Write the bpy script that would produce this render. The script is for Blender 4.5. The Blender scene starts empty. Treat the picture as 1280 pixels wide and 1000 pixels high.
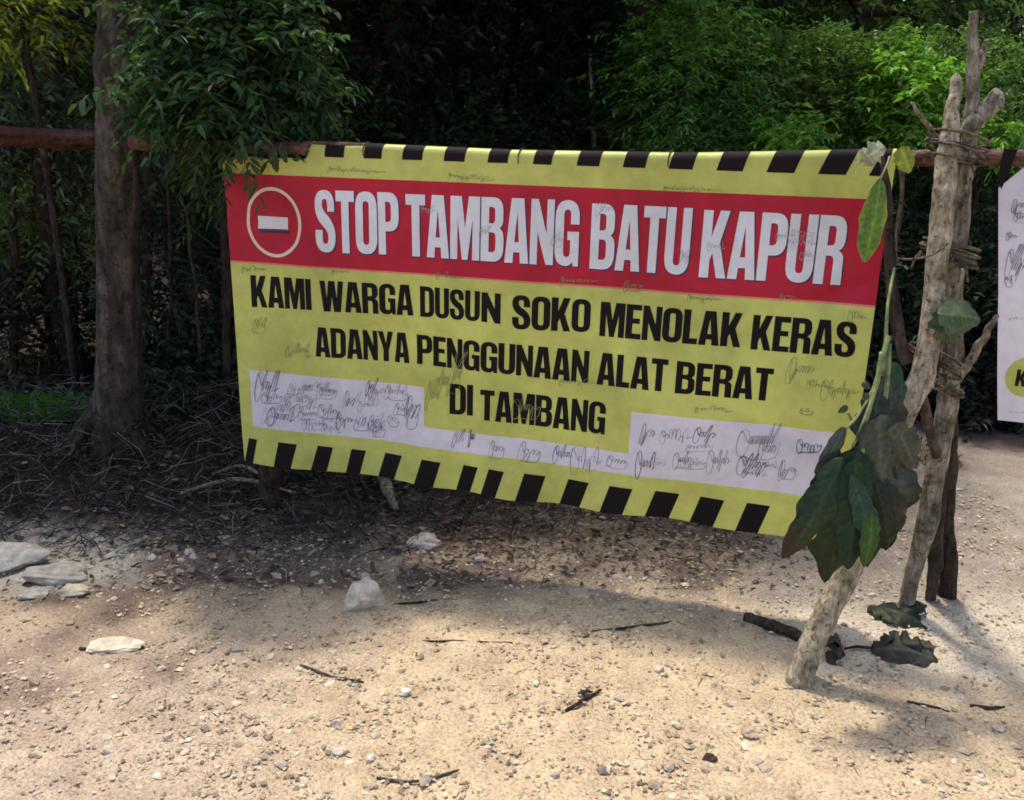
import bpy, bmesh, math, random
import numpy as np
from mathutils import Vector, geometry
random.seed(7); rng = np.random.default_rng(11)
C = bpy.context.scene.collection
scene = bpy.context.scene

# ------------------------------------------------------------------ camera
F_PX = 1100.0; PITCH = math.radians(16.5); CAM_H = 1.65
cd = bpy.data.cameras.new('camera'); cam = bpy.data.objects.new('camera', cd); C.objects.link(cam)
cam.location = (0, 0, CAM_H); cam.rotation_euler = (math.radians(90) - PITCH, 0, 0)
cd.sensor_width = 36; cd.lens = 36 * F_PX / 1280; cd.clip_start = 0.05; cd.clip_end = 600
scene.camera = cam
# ------------------------------------------------------------------ sky, sun, exposure
SUN_EL = math.radians(70); SUN_DIR = np.array([-0.42, 0.90])       # where the sun stands (x, y), high behind the banner
SUN_DIR = SUN_DIR / np.linalg.norm(SUN_DIR)
w = bpy.data.worlds.new('World'); scene.world = w; w.use_nodes = True
nt = w.node_tree; bg = nt.nodes['Background']
sk = nt.nodes.new('ShaderNodeTexSky'); sk.sky_type = 'NISHITA'; sk.sun_disc = False
sk.sun_elevation = SUN_EL; sk.sun_rotation = math.atan2(SUN_DIR[0], SUN_DIR[1])
sk.air_density = 1.0; sk.dust_density = 2.5
nt.links.new(sk.outputs[0], bg.inputs[0]); bg.inputs[1].default_value = 0.15
sl = bpy.data.lights.new('sun', 'SUN'); sun = bpy.data.objects.new('sun', sl); C.objects.link(sun)
sl.energy = 2.25; sl.angle = math.radians(6.0); sl.color = (1.0, 0.94, 0.84)
sdv = Vector((SUN_DIR[0] * math.cos(SUN_EL), SUN_DIR[1] * math.cos(SUN_EL), math.sin(SUN_EL)))
sun.rotation_euler = sdv.to_track_quat('Z', 'Y').to_euler()
vs = scene.view_settings; vs.view_transform = 'Standard'; vs.look = 'None'; vs.exposure = 0.95; vs.gamma = 1.0; vs.use_curve_mapping = False
scene.cycles.filter_width = 1.7; scene.cycles.max_bounces = 7; scene.cycles.diffuse_bounces = 4; scene.cycles.transmission_bounces = 5
scene.cycles.transparent_max_bounces = 4

# ------------------------------------------------------------------ helpers
f = F_PX; RV = np.array([1, 0, 0.]); FV = np.array([0, math.cos(PITCH), -math.sin(PITCH)]); UV_ = np.array([0, math.sin(PITCH), math.cos(PITCH)])
CAM = np.array([0, 0, CAM_H])
def ray(x, y): return (x - 640) / f * RV + FV + (500 - y) / f * UV_
def at(x, y, Y):
    d = ray(x, y); return CAM + d * (Y / d[1])
def zc(p): return float((np.asarray(p) - CAM) @ FV)
def m_px(px, p): return px / f * zc(p)

def tag(o, label=None, cat=None, group=None, kind=None):
    if label: o['label'] = label
    if cat: o['category'] = cat
    if group: o['group'] = group
    if kind: o['kind'] = kind
    return o
def thing(name, loc, label, cat, group=None):
    o = bpy.data.objects.new(name, None); C.objects.link(o); o.location = tuple(loc)
    o.empty_display_size = 0.1
    return tag(o, label, cat, group)
def link(name, me, parent=None):
    o = bpy.data.objects.new(name, me); C.objects.link(o)
    if parent is not None:
        o.parent = parent; o.location = tuple(-np.array(parent_world(parent)))
    return o
def parent_world(p):
    l = np.array(p.location)
    while p.parent is not None:
        p = p.parent; l = l + np.array(p.location)
    return l
def np_mesh(name, V, Fc, mat, parent=None, col=None, smooth=True, mats=None, mi=None):
    V = np.asarray(V, dtype=np.float32).reshape(-1, 3); Fc = np.asarray(Fc, dtype=np.int32)
    k = Fc.shape[1]; me = bpy.data.meshes.new(name)
    me.vertices.add(len(V)); me.vertices.foreach_set('co', V.ravel())
    me.loops.add(Fc.size); me.loops.foreach_set('vertex_index', Fc.ravel())
    me.polygons.add(len(Fc)); me.polygons.foreach_set('loop_start', np.arange(len(Fc), dtype=np.int32) * k)
    me.polygons.foreach_set('loop_total', np.full(len(Fc), k, dtype=np.int32))
    me.polygons.foreach_set('use_smooth', np.full(len(Fc), smooth))
    for m in (mats or [mat]): me.materials.append(m)
    if mi is not None: me.polygons.foreach_set('material_index', np.asarray(mi, dtype=np.int32))
    if col is not None:
        a = me.attributes.new('col', 'FLOAT_COLOR', 'POINT')
        c4 = np.ones((len(V), 4), dtype=np.float32); c4[:, :3] = col; a.data.foreach_set('color', c4.ravel())
    me.update(calc_edges=True); me.validate()
    return link(name, me, parent)
class Geo:                                   # gathers vertices/faces/colours for one mesh
    def __init__(s): s.V = []; s.F = []; s.c = []; s.n = 0
    def add(s, V, Fc, col=None):
        V = np.asarray(V, float).reshape(-1, 3); Fc = np.asarray(Fc, int)
        s.V.append(V); s.F.append(Fc + s.n); s.n += len(V)
        if col is not None:
            col = np.asarray(col, float)
            s.c.append(np.broadcast_to(col, (len(V), 3)).copy())
    def build(s, name, mat, parent=None, smooth=True):
        return np_mesh(name, np.concatenate(s.V), np.concatenate(s.F), mat, parent, np.concatenate(s.c) if s.c else None, smooth)
def nrm(a): return a / (np.linalg.norm(a, axis=-1, keepdims=True) + 1e-9)

def resample(P, R, n):
    P = np.asarray(P, float); R = np.asarray(R, float); m = len(P)
    t = np.linspace(0, m - 1, n); out = []; rr = []
    for x in t:                              # Catmull-Rom
        i = min(int(x), m - 2); u = x - i
        p0 = P[max(i - 1, 0)]; p1 = P[i]; p2 = P[i + 1]; p3 = P[min(i + 2, m - 1)]
        out.append(0.5 * ((2 * p1) + (-p0 + p2) * u + (2 * p0 - 5 * p1 + 4 * p2 - p3) * u * u + (-p0 + 3 * p1 - 3 * p2 + p3) * u ** 3))
        rr.append(R[i] * (1 - u) + R[i + 1] * u)
    return np.array(out), np.array(rr)
def tube(P, R, sides=10, n=None, rough=0.0, knots=0, seed=0, caps=True, wob=0.0):
    if n is None: n = max(2, len(P) * 4)
    r_ = np.random.default_rng(seed)
    P, R = resample(P, R, n)
    if wob: 
        k = r_.normal(0, 1, (n, 3)); k = (k + np.roll(k, 1, 0) + np.roll(k, -1, 0)) / 3; P = P + k * wob
    T = nrm(np.gradient(P, axis=0)); ref = np.array([0.31, 0.9, 0.2]); ref /= np.linalg.norm(ref)
    if abs(T.mean(0) @ ref) > 0.85 * np.linalg.norm(T.mean(0)): ref = np.array([1, 0.1, 0.])
    S = nrm(np.cross(T, ref)); B = np.cross(S, T)
    a = np.linspace(0, 2 * math.pi, sides, endpoint=False)
    rad = R[:, None] * np.ones(sides)[None]
    if rough:
        ph = r_.uniform(0, 6.28, 6); tt = np.linspace(0, 1, n)[:, None]
        g = np.sin(3 * a[None] + ph[0] + 5 * tt) * .5 + np.sin(2 * a[None] + ph[1] - 7 * tt) * .6 + np.sin(5 * a[None] + ph[2] + 11 * tt) * .35 + np.sin(17 * tt + ph[3]) * .5
        rad = rad * (1 + rough * g + rough * .6 * r_.normal(0, 1, rad.shape))
    for _ in range(knots):
        i0 = r_.uniform(0, n); a0 = r_.uniform(0, 6.28)
        d = ((np.arange(n)[:, None] - i0) / (n * .02 + .8)) ** 2 + (((a[None] - a0 + math.pi) % (2 * math.pi) - math.pi) / .5) ** 2
        rad = rad * (1 + .35 * np.exp(-d))
    V = P[:, None] + rad[..., None] * (np.cos(a)[None, :, None] * S[:, None] + np.sin(a)[None, :, None] * B[:, None])
    V = V.reshape(-1, 3); i = np.arange(n - 1)[:, None] * sides; j = np.arange(sides)[None]; j2 = (j + 1) % sides
    Fc = np.stack([i + j, i + j2, i + sides + j2, i + sides + j], -1).reshape(-1, 4)
    if caps:
        c0 = len(V); V = np.vstack([V, P[0], P[-1]])
        jj = np.arange(0, sides); 
        Fa = np.array([[c0, (q + 1) % sides, q, q] for q in jj]); Fb = np.array([[c0 + 1, (n - 1) * sides + q, (n - 1) * sides + (q + 1) % sides, (n - 1) * sides + (q + 1) % sides] for q in jj])
        # degenerate quads avoided: merge neighbours in pairs
        Fa = np.array([[c0, (q + 2) % sides, (q + 1) % sides, q] for q in range(0, sides, 2)])
        Fb = np.array([[c0 + 1, (n - 1) * sides + q, (n - 1) * sides + (q + 1) % sides, (n - 1) * sides + (q + 2) % sides] for q in range(0, sides, 2)])
        Fc = np.vstack([Fc, Fa, Fb])
    return V, Fc

# ------------------------------------------------------------------ materials
def new_mat(name):
    m = bpy.data.materials.new(name); m.use_nodes = True; t = m.node_tree; b = t.nodes['Principled BSDF']
    return m, t, b
def N(t, ty, **kw):
    n = t.nodes.new(ty)
    for k, v in kw.items():
        if k in n.inputs: n.inputs[k].default_value = v
        else: setattr(n, k, v)
    return n
def coords(t, scale=(1, 1, 1)):
    c = N(t, 'ShaderNodeTexCoord'); mp = N(t, 'ShaderNodeMapping'); mp.inputs['Scale'].default_value = scale
    t.links.new(c.outputs['Object'], mp.inputs[0]); return mp.outputs[0]
def noise(t, co, scale, detail=4, rough=.6):
    n = N(t, 'ShaderNodeTexNoise'); n.inputs['Scale'].default_value = scale; n.inputs['Detail'].default_value = detail; n.inputs['Roughness'].default_value = rough
    t.links.new(co, n.inputs['Vector']); return n.outputs['Fac']
def ramp(t, fac, stops):
    r = N(t, 'ShaderNodeValToRGB'); e = r.color_ramp.elements
    while len(e) > 1: e.remove(e[-1])
    e[0].position = stops[0][0]; e[0].color = (*stops[0][1], 1)
    for p, c in stops[1:]:
        q = e.new(p); q.color = (*c, 1)
    t.links.new(fac, r.inputs[0]); return r.outputs[0]
def mixc(t, a, b, fac, mode='MIX'):
    m = N(t, 'ShaderNodeMix', data_type='RGBA', blend_type=mode)
    for i, v in ((6, a), (7, b)):
        if isinstance(v, (tuple, list)): m.inputs[i].default_value = (*v, 1)
        else: t.links.new(v, m.inputs[i])
    if isinstance(fac, (int, float)): m.inputs[0].default_value = fac
    else: t.links.new(fac, m.inputs[0])
    return m.outputs[2]
def bump(t, b, h, strength=.5, dist=.01):
    n = N(t, 'ShaderNodeBump'); n.inputs['Strength'].default_value = strength; n.inputs['Distance'].default_value = dist
    t.links.new(h, n.inputs['Height']); t.links.new(n.outputs[0], b.inputs['Normal'])
def attr(t):
    a = N(t, 'ShaderNodeAttribute', attribute_name='col'); return a.outputs['Color']

def leaf_mat(name, trans=.3, rough=.5, spec=.25, mott=14):
    m, t, b = new_mat(name); co = coords(t); c = attr(t)
    n = noise(t, co, mott, 3); v = ramp(t, n, [(.3, (.62, .62, .62)), (.7, (1.25, 1.2, 1.1))])
    c = mixc(t, c, v, 1.0, 'MULTIPLY')
    t.links.new(c, b.inputs['Base Color']); b.inputs['Roughness'].default_value = rough; b.inputs['Specular IOR Level'].default_value = spec
    tr = N(t, 'ShaderNodeBsdfTranslucent'); c2 = mixc(t, c, (1.25, 1.45, .55), 1.0, 'MULTIPLY'); t.links.new(c2, tr.inputs[0])
    mx = N(t, 'ShaderNodeMixShader'); mx.inputs[0].default_value = trans
    t.links.new(b.outputs[0], mx.inputs[1]); t.links.new(tr.outputs[0], mx.inputs[2])
    t.links.new(mx.outputs[0], t.nodes['Material Output'].inputs[0]); return m
M_leaf = leaf_mat('leaf')
M_bigleaf = leaf_mat('broad_leaf', trans=.18, rough=.55, spec=.2, mott=60)

def vcol_mat(name, rough=.9, spec=.1, scale=40, amp=(.7, 1.2), bstr=.4, bdist=.004):
    m, t, b = new_mat(name); co = coords(t); c = attr(t)
    n = noise(t, co, scale, 5); v = ramp(t, n, [(.3, (amp[0],) * 3), (.7, (amp[1],) * 3)])
    t.links.new(mixc(t, c, v, 1.0, 'MULTIPLY'), b.inputs['Base Color'])
    b.inputs['Roughness'].default_value = rough; b.inputs['Specular IOR Level'].default_value = spec
    bump(t, b, n, bstr, bdist); return m
M_stone = vcol_mat('limestone', .95, .1, 26, (.55, 1.18), .9, .008)
M_litter = vcol_mat('dry_litter', .85, .2, 60)
def bark_mat(name, c1, c2, c3, sc=1.0, streak=(75, 75, 16)):
    m, t, b = new_mat(name); co = coords(t, tuple(s * sc for s in streak)); co1 = coords(t)
    n = noise(t, co, 1.0, 7, .65); n2 = noise(t, co1, 9, 4); n3 = noise(t, co1, 60, 3)
    c = ramp(t, n, [(.3, c1), (.5, c2), (.68, c3)])
    c = mixc(t, c, ramp(t, n2, [(.35, (.62, .62, .58)), (.65, (1.2, 1.2, 1.2))]), 1.0, 'MULTIPLY')
    sp = ramp(t, n3, [(.60, (1, 1, 1)), (.66, (.28, .24, .2))]); c = mixc(t, c, sp, .85, 'MULTIPLY')
    n4 = noise(t, co1, 22, 5, .7); c = mixc(t, c, ramp(t, n4, [(.38, (.45, .42, .38)), (.5, (1, 1, 1)), (.66, (1.35, 1.3, 1.25))]), .8, 'MULTIPLY')
    t.links.new(c, b.inputs['Base Color']); b.inputs['Roughness'].default_value = .9; b.inputs['Specular IOR Level'].default_value = .15
    bump(t, b, n, .8, .012); return m
M_bark_pale = bark_mat('pale_bark', (.15, .11, .07), (.34, .28, .195), (.54, .47, .36))
M_bark_grey = bark_mat('grey_bark', (.09, .07, .05), (.215, .18, .135), (.37, .33, .27))
M_bark_dark = bark_mat('dark_bark', (.018, .012, .009), (.045, .03, .022), (.09, .065, .05))
M_bark_brown = bark_mat('brown_bark', (.024, .018, .014), (.062, .046, .037), (.12, .095, .078), 1, (22, 22, 3))
M_pole = bark_mat('weathered_red_timber', (.06, .025, .02), (.13, .06, .05), (.22, .13, .11), 1, (4, 30, 30))
M_rail = bark_mat('dark_red_timber', (.03, .012, .01), (.07, .028, .022), (.12, .06, .05), 1, (4, 30, 30))
M_cutwood = bark_mat('cut_wood', (.12, .06, .035), (.25, .15, .09), (.36, .25, .16))
M_twine = bark_mat('twine', (.06, .045, .032), (.14, .11, .08), (.24, .20, .15), 3)

def vinyl(name, col, trans=.3, dirt=.25, rough=.42, mott=None):
    m, t, b = new_mat(name); co = coords(t)
    n = noise(t, co, 3.2, 6, .65); n2 = noise(t, co, 26, 4)
    d = ramp(t, n, [(.35, (1 - dirt, 1 - dirt, 1 - dirt * 1.15)), (.62, (1.04, 1.04, 1.04))])
    c = mixc(t, col, d, 1.0, 'MULTIPLY')
    c = mixc(t, c, ramp(t, n2, [(.3, (.9, .9, .88)), (.6, (1.03, 1.03, 1.03))]), .7, 'MULTIPLY')
    t.links.new(c, b.inputs['Base Color']); b.inputs['Roughness'].default_value = rough; b.inputs['Specular IOR Level'].default_value = .3
    nb = noise(t, coords(t, (1, 1, 2.2)), 5.5, 3, .5); bump(t, b, nb, .35, .02)
    if trans > 0:
        tr = N(t, 'ShaderNodeBsdfTranslucent'); t.links.new(c, tr.inputs[0])
        mx = N(t, 'ShaderNodeMixShader'); mx.inputs[0].default_value = trans
        t.links.new(b.outputs[0], mx.inputs[1]); t.links.new(tr.outputs[0], mx.inputs[2])
        t.links.new(mx.outputs[0], t.nodes['Material Output'].inputs[0])
    return m
M_yellow = vinyl('yellow_vinyl', (.62, .625, .155), .25)
M_red = vinyl('red_vinyl', (.52, .010, .038), .22)
M_white = vinyl('white_vinyl', (.72, .67, .74), .22, .12)
M_edge = vinyl('pink_print_edge', (.72, .25, .16), .2)
M_black = vinyl('black_print', (.013, .010, .010), 0, .1)
M_black.node_tree.nodes['Principled BSDF'].inputs['Specular IOR Level'].default_value = .08; M_black.node_tree.nodes['Principled BSDF'].inputs['Roughness'].default_value = .7
M_navy = vinyl('navy_print', (.03, .02, .06), 0, .1)
M_title = vinyl('title_print', (.72, .70, .74), .1, .12)
M_ringp = vinyl('ring_print', (.78, .60, .48), .1, .12)
M_ink = vinyl('ink', (.12, .11, .17), 0, .1)
M_inkgrey = vinyl('faded_ink', (.22, .22, .10), 0, .1)
M_inkwhite = vinyl('grey_scuff', (.30, .31, .38), 0, .1)

# ------------------------------------------------------------------ ground
def vnoise(x, y, s, seed=0):
    x = np.asarray(x) / s + 100.5; y = np.asarray(y) / s + 57.3
    i = np.floor(x).astype(int); j = np.floor(y).astype(int); u = x - i; v = y - j
    u = u * u * (3 - 2 * u); v = v * v * (3 - 2 * v)
    def h(a, b):
        q = (a * 374761393 + b * 668265263 + seed * 1274126177) & 0x7fffffff
        q = ((q ^ (q >> 13)) * 1103515245) & 0x7fffffff
        return ((q ^ (q >> 16)) & 0xffff) / 65535.0
    return (h(i, j) * (1 - u) + h(i + 1, j) * u) * (1 - v) + (h(i, j + 1) * (1 - u) + h(i + 1, j + 1) * u) * v
def sstep(a, b, x): t = np.clip((x - a) / (b - a), 0, 1); return t * t * (3 - 2 * t)
def gz(x, y):
    x = np.asarray(x, float); y = np.asarray(y, float)
    z = (vnoise(x, y, .9, 1) - .5) * .03 + (vnoise(x, y, .3, 2) - .5) * .018
    mound = sstep(.45, -.6, x) * sstep(3.55, 4.4, y - .12 * x) * .13
    mound += sstep(-.2, -2.2, x) * sstep(2.9, 3.6, y) * .035
    hill = sstep(7.0, 20, y) * sstep(8.6, 6.2, x) * 5.2 + sstep(30, 90, y) * 4
    far = sstep(0, 1, (np.abs(x) - 6) / 20) * .3
    return z + mound + hill + far
def axis(lo, hi, step, far, k=1.25):
    a = list(np.arange(lo, hi + 1e-6, step)); s = step; p = hi
    while p < far: s *= k; p += s; a.append(p)
    s = step; p = lo
    while p > -far: s *= k; p -= s; a.insert(0, p)
    return np.array(a)
gx = axis(-3.0, 2.6, .016, 150); gy = axis(1.9, 5.4, .014, 150)
X, Y = np.meshgrid(gx, gy, indexing='ij'); Z = gz(X, Y)
near = (np.abs(X + .2) < 3.6) & (Y > 1.2) & (Y < 6)
Z = Z + near * ((vnoise(X, Y, .07, 3) - .5) * .012 + (vnoise(X, Y, .032, 4) - .5) * .009 + np.where(vnoise(X, Y, .05, 9) > .8, .006, 0))
# soil colour: track sand, dark humus under the trees, plus painted sun and shade
wob = (vnoise(X, Y, .5, 5) - .5) * .5 + (vnoise(X, Y, .15, 6) - .5) * .35
line = np.interp(X, [-3, -1.6, -.6, .15, .9, 1.25, 1.6, 3], [3.32, 3.36, 3.50, 3.75, 3.95, 4.5, 5.0, 5.1])
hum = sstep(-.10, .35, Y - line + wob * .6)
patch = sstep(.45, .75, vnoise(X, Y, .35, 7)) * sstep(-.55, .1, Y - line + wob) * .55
sand = np.array([.55, .425, .275]); pink = np.array([.49, .385, .285]); pale = np.array([.55, .48, .38]); humc = np.array([.040, .031, .025]); duff_shade = np.array([.175, .125, .098])
col = sand[None, None] * np.ones(X.shape + (1,))
pm = sstep(-.3, -1.1, X) * sstep(2.95, 2.5, Y); col = col * (1 - pm[..., None]) + pink * pm[..., None]
pl = sstep(.75, 1.15, X) * sstep(2.35, 2.55, Y) * sstep(5.6, 4.6, Y) * .75; col = col * (1 - pl[..., None]) + pale * pl[..., None]  # sunlit strip at the right, painted paler into the sand
bk_shade = sstep(.6, 1.1, X) * sstep(2.80, 3.05, Y + wob * .3) * .85; col = col * (1 - bk_shade[..., None]) + np.array([.30, .255, .205]) * bk_shade[..., None]  # tree shade behind that strip painted as brownish grey, with some litter tone
df = np.clip(patch + sstep(.35, .65, vnoise(X, Y, .2, 12)) * sstep(-1.15, -.35, Y - line + wob) * .85 + sstep(-1.1, -.35, Y - line + wob) * .45, 0, 1)  # brown leaf duff, also painting in the shade in front of the banner
wl = sstep(-1.35, -1.75, X + wob * .5) * sstep(2.95, 3.1, Y) * sstep(3.6, 3.4, Y); col = col * (1 - df[..., None]) + duff_shade * df[..., None]
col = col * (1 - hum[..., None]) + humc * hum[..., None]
col = col * (1 - .8 * wl[..., None]) + np.array([.50, .46, .39]) * .8 * wl[..., None]
ni, nj = X.shape; idx = np.arange(ni * nj).reshape(ni, nj)
Fg = np.stack([idx[:-1, :-1], idx[1:, :-1], idx[1:, 1:], idx[:-1, 1:]], -1).reshape(-1, 4)
m, t, b = new_mat('crushed_limestone_soil'); co = coords(t); c = attr(t)
n1 = noise(t, co, 110, 5, .7); n2 = noise(t, co, 7, 5); n3 = noise(t, co, 320, 2)
v = ramp(t, n1, [(.30, (.42, .38, .34)), (.46, (.90, .89, .88)), (.66, (1.28, 1.28, 1.28))]); c = mixc(t, c, v, 1.0, 'MULTIPLY')
c = mixc(t, c, ramp(t, n2, [(.3, (.78, .74, .72)), (.7, (1.12, 1.12, 1.1))]), 1.0, 'MULTIPLY')
t.links.new(c, b.inputs['Base Color']); b.inputs['Roughness'].default_value = .95; b.inputs['Specular IOR Level'].default_value = .08
bump(t, b, n1, .9, .009)
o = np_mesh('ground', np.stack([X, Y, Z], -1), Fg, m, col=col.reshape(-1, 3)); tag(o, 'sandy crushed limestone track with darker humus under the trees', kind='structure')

# ------------------------------------------------------------------ pebbles, chips
def ico():
    p = (1 + 5 ** .5) / 2
    V = np.array([[-1, p, 0], [1, p, 0], [-1, -p, 0], [1, -p, 0], [0, -1, p], [0, 1, p], [0, -1, -p], [0, 1, -p], [p, 0, -1], [p, 0, 1], [-p, 0, -1], [-p, 0, 1]], float)
    Fc = np.array([[0, 11, 5], [0, 5, 1], [0, 1, 7], [0, 7, 10], [0, 10, 11], [1, 5, 9], [5, 11, 4], [11, 10, 2], [10, 7, 6], [7, 1, 8], [3, 9, 4], [3, 4, 2], [3, 2, 6], [3, 6, 8], [3, 8, 9], [4, 9, 5], [2, 4, 11], [6, 2, 10], [8, 6, 7], [9, 8, 1]])
    return nrm(V), Fc
OCT = np.array([[1, 0, 0], [0, 1, 0], [-1, 0, 0], [0, -1, 0], [0, 0, 1], [0, 0, -1]], float)
OCF = np.array([[0, 1, 4], [1, 2, 4], [2, 3, 4], [3, 0, 4], [1, 0, 5], [2, 1, 5], [3, 2, 5], [0, 3, 5]])
def pebbles(name, n, rmin, rmax, xr, yr, base, label, pw=2.5, ic=True, seed=1, keep=None):
    r_ = np.random.default_rng(seed); B, Fb = ico() if ic else (OCT, OCF)
    x = r_.uniform(*xr, n); y = yr[0] + (yr[1] - yr[0]) * r_.uniform(0, 1, n) ** 1.15
    cl = vnoise(x, y, .35, 21) + r_.uniform(-.45, .45, n); k = cl > .35
    if keep is not None: k &= keep(x, y)
    x = x[k]; y = y[k]; n = len(x)
    s = rmin + (rmax - rmin) * r_.uniform(0, 1, n) ** pw
    V = B[None] * (1 + r_.uniform(-.32, .32, (n, len(B), 1))) * s[:, None, None] * np.stack([r_.uniform(.8, 1.5, n), r_.uniform(.7, 1.2, n), r_.uniform(.35, .75, n)], -1)[:, None]
    a = r_.uniform(0, 6.28, n); ca, sa = np.cos(a), np.sin(a)
    V = np.stack([V[..., 0] * ca[:, None] - V[..., 1] * sa[:, None], V[..., 0] * sa[:, None] + V[..., 1] * ca[:, None], V[..., 2]], -1)
    V += np.stack([x, y, gz(x, y) + s * .02 + .003], -1)[:, None]
    Fc = (Fb[None] + (np.arange(n) * len(B))[:, None, None]).reshape(-1, 3)
    br = r_.uniform(.45, 1.35, n); hue = r_.uniform(-1, 1, n)
    cc = np.array(base)[None] * br[:, None] * np.stack([1 + .06 * hue, np.ones(n), 1 - .12 * hue], -1)
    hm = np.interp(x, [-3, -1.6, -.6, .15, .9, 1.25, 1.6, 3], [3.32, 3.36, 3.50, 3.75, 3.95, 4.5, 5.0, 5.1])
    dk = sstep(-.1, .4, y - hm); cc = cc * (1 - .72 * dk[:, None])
    cc = np.repeat(np.clip(cc, .01, .75), len(B), 0)
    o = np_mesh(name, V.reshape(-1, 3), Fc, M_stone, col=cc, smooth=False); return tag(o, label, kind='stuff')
pebbles('gravel', 50000, .0022, .0095, (-2.3, 2.3), (1.9, 5.0), (.55, .43, .29), 'fine loose limestone gravel scattered over the track', ic=False, seed=2)
pebbles('rubble', 260, .008, .026, (-2.4, -1.3), (3.05, 3.55), (.40, .345, .27), 'pale limestone rubble round the boulders at the left', pw=2.2, seed=8)
pebbles('small_stones', 1300, .006, .019, (-2.3, 2.3), (1.95, 4.6), (.54, .43, .31), 'small pale limestone chips lying on the track', pw=3.0, seed=3)

# ------------------------------------------------------------------ foliage
def cl01(a): return np.clip(a, .004, .6)
def leaves(P, D, Nn, L, Wd, col, tipdrop=.25, seg=1):
    """leaf blades: base P, direction D, face normal Nn, length L, width Wd"""
    D = nrm(D); S = nrm(np.cross(D, Nn)); Up = np.cross(S, D); L = L[:, None]; Wd = Wd[:, None]
    dn = np.array([0, 0, -1.])
    if seg == 1:
        mid = P + D * L * .45 + Up * Wd * -.10
        V = np.stack([P, mid + S * Wd * .5 + Up * Wd * .18, P + D * L + dn * L * tipdrop, mid - S * Wd * .5 + Up * Wd * .18], 1)
        Fb = np.array([[0, 1, 2], [0, 2, 3]])
    else:
        m1 = P + D * L * .30 + dn * L * tipdrop * .08; m2 = P + D * L * .68 + dn * L * tipdrop * .45
        V = np.stack([P, m1 + S * Wd * .46 + Up * Wd * .15, m2 + S * Wd * .38 + Up * Wd * .12, P + D * L + dn * L * tipdrop, m2 - S * Wd * .38 + Up * Wd * .12, m1 - S * Wd * .46 + Up * Wd * .15], 1)
        Fb = np.array([[0, 1, 2], [0, 2, 3], [0, 3, 4], [0, 4, 5]])
    n = len(P); k = V.shape[1]
    Fc = (Fb[None] + (np.arange(n) * k)[:, None, None]).reshape(-1, 3)
    cc = np.repeat(col, k, 0)
    return V.reshape(-1, 3), Fc, cc
def sprays(P, D, SL, k, ll, lw, col, droop=.35, r_=rng, seg=1, cvar=.28):
    n = len(P); D = nrm(D); up = np.array([0, 0, 1.]); S = nrm(np.cross(D, up) + 1e-3)
    t = (np.arange(k) + .6) / k; sgn = np.where(np.arange(k) % 2, 1., -1.)
    Q = P[:, None] + D[:, None] * (SL[:, None] * t[None])[..., None]; Q[..., 2] -= droop * SL[:, None] * t[None] ** 2
    LD = D[:, None] * .55 + S[:, None] * sgn[None, :, None] * .85 + r_.normal(0, .32, (n, k, 3)); LD[..., 2] -= droop * .7 * t[None]
    NN = up + r_.normal(0, .55, (n, k, 3))
    L = ll * r_.uniform(.6, 1.25, (n, k)); Wd = lw * r_.uniform(.7, 1.2, (n, k))
    c = col[:, None] * (1 + r_.normal(0, cvar, (n, k, 1))); c[..., 0] *= 1 + r_.normal(0, .12, (n, k))
    return leaves(Q.reshape(-1, 3), LD.reshape(-1, 3), NN.reshape(-1, 3), L.ravel(), Wd.ravel(), cl01(c.reshape(-1, 3)), .2 + droop * .3, seg)
def crown(parent, c, r, nclump, nspray, k, ll, lw, col, sl=.22, droop=.35, spread=.22, seed=0, tips=None, tipfrac=0, seg=1, name='crown', holes=.0, flat_top=None):
    r_ = np.random.default_rng(seed); c = np.asarray(c, float); r = np.asarray(r, float)
    d = nrm(r_.normal(0, 1, (nclump, 3))); rad = r_.uniform(.25, 1, nclump) ** .45
    K = c + d * rad[:, None] * r
    per = max(1, nspray // nclump); K2 = np.repeat(K, per, 0); d2 = np.repeat(d, per, 0)
    off = r_.normal(0, 1, K2.shape) * spread * r.mean() * .9
    P = K2 + off; D = d2 * .7 + nrm(off) * .6 + r_.normal(0, .35, P.shape) + np.array([0, 0, .25])
    base = np.asarray(col, float) * np.exp(r_.normal(0, .22, (nclump, 1))); base = np.repeat(base, per, 0)
    if tips is not None and tipfrac > 0:
        sel = np.repeat(r_.uniform(0, 1, nclump) < tipfrac, per); base[sel] = np.asarray(tips) * np.exp(r_.normal(0, .15, (sel.sum(), 1)))
    if flat_top is not None:
        over = P[:, 2] > flat_top; P[over, 2] = flat_top - r_.exponential(.05, over.sum()); D[over] = np.array([0, 0, 1.]) + r_.normal(0, .25, (over.sum(), 3))
    V, Fc, cc = sprays(P, D, sl * r_.uniform(.6, 1.3, len(P)), k, ll, lw, base, droop, r_, seg)
    ok = V[:, 2] < 0.0
    V[ok, 2] = 0.02
    o = np_mesh(name, V, Fc, M_leaf, parent, cc, smooth=False); return o, K
def gpt(x, y): return np.array([x, y, float(gz(x, y))])
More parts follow.
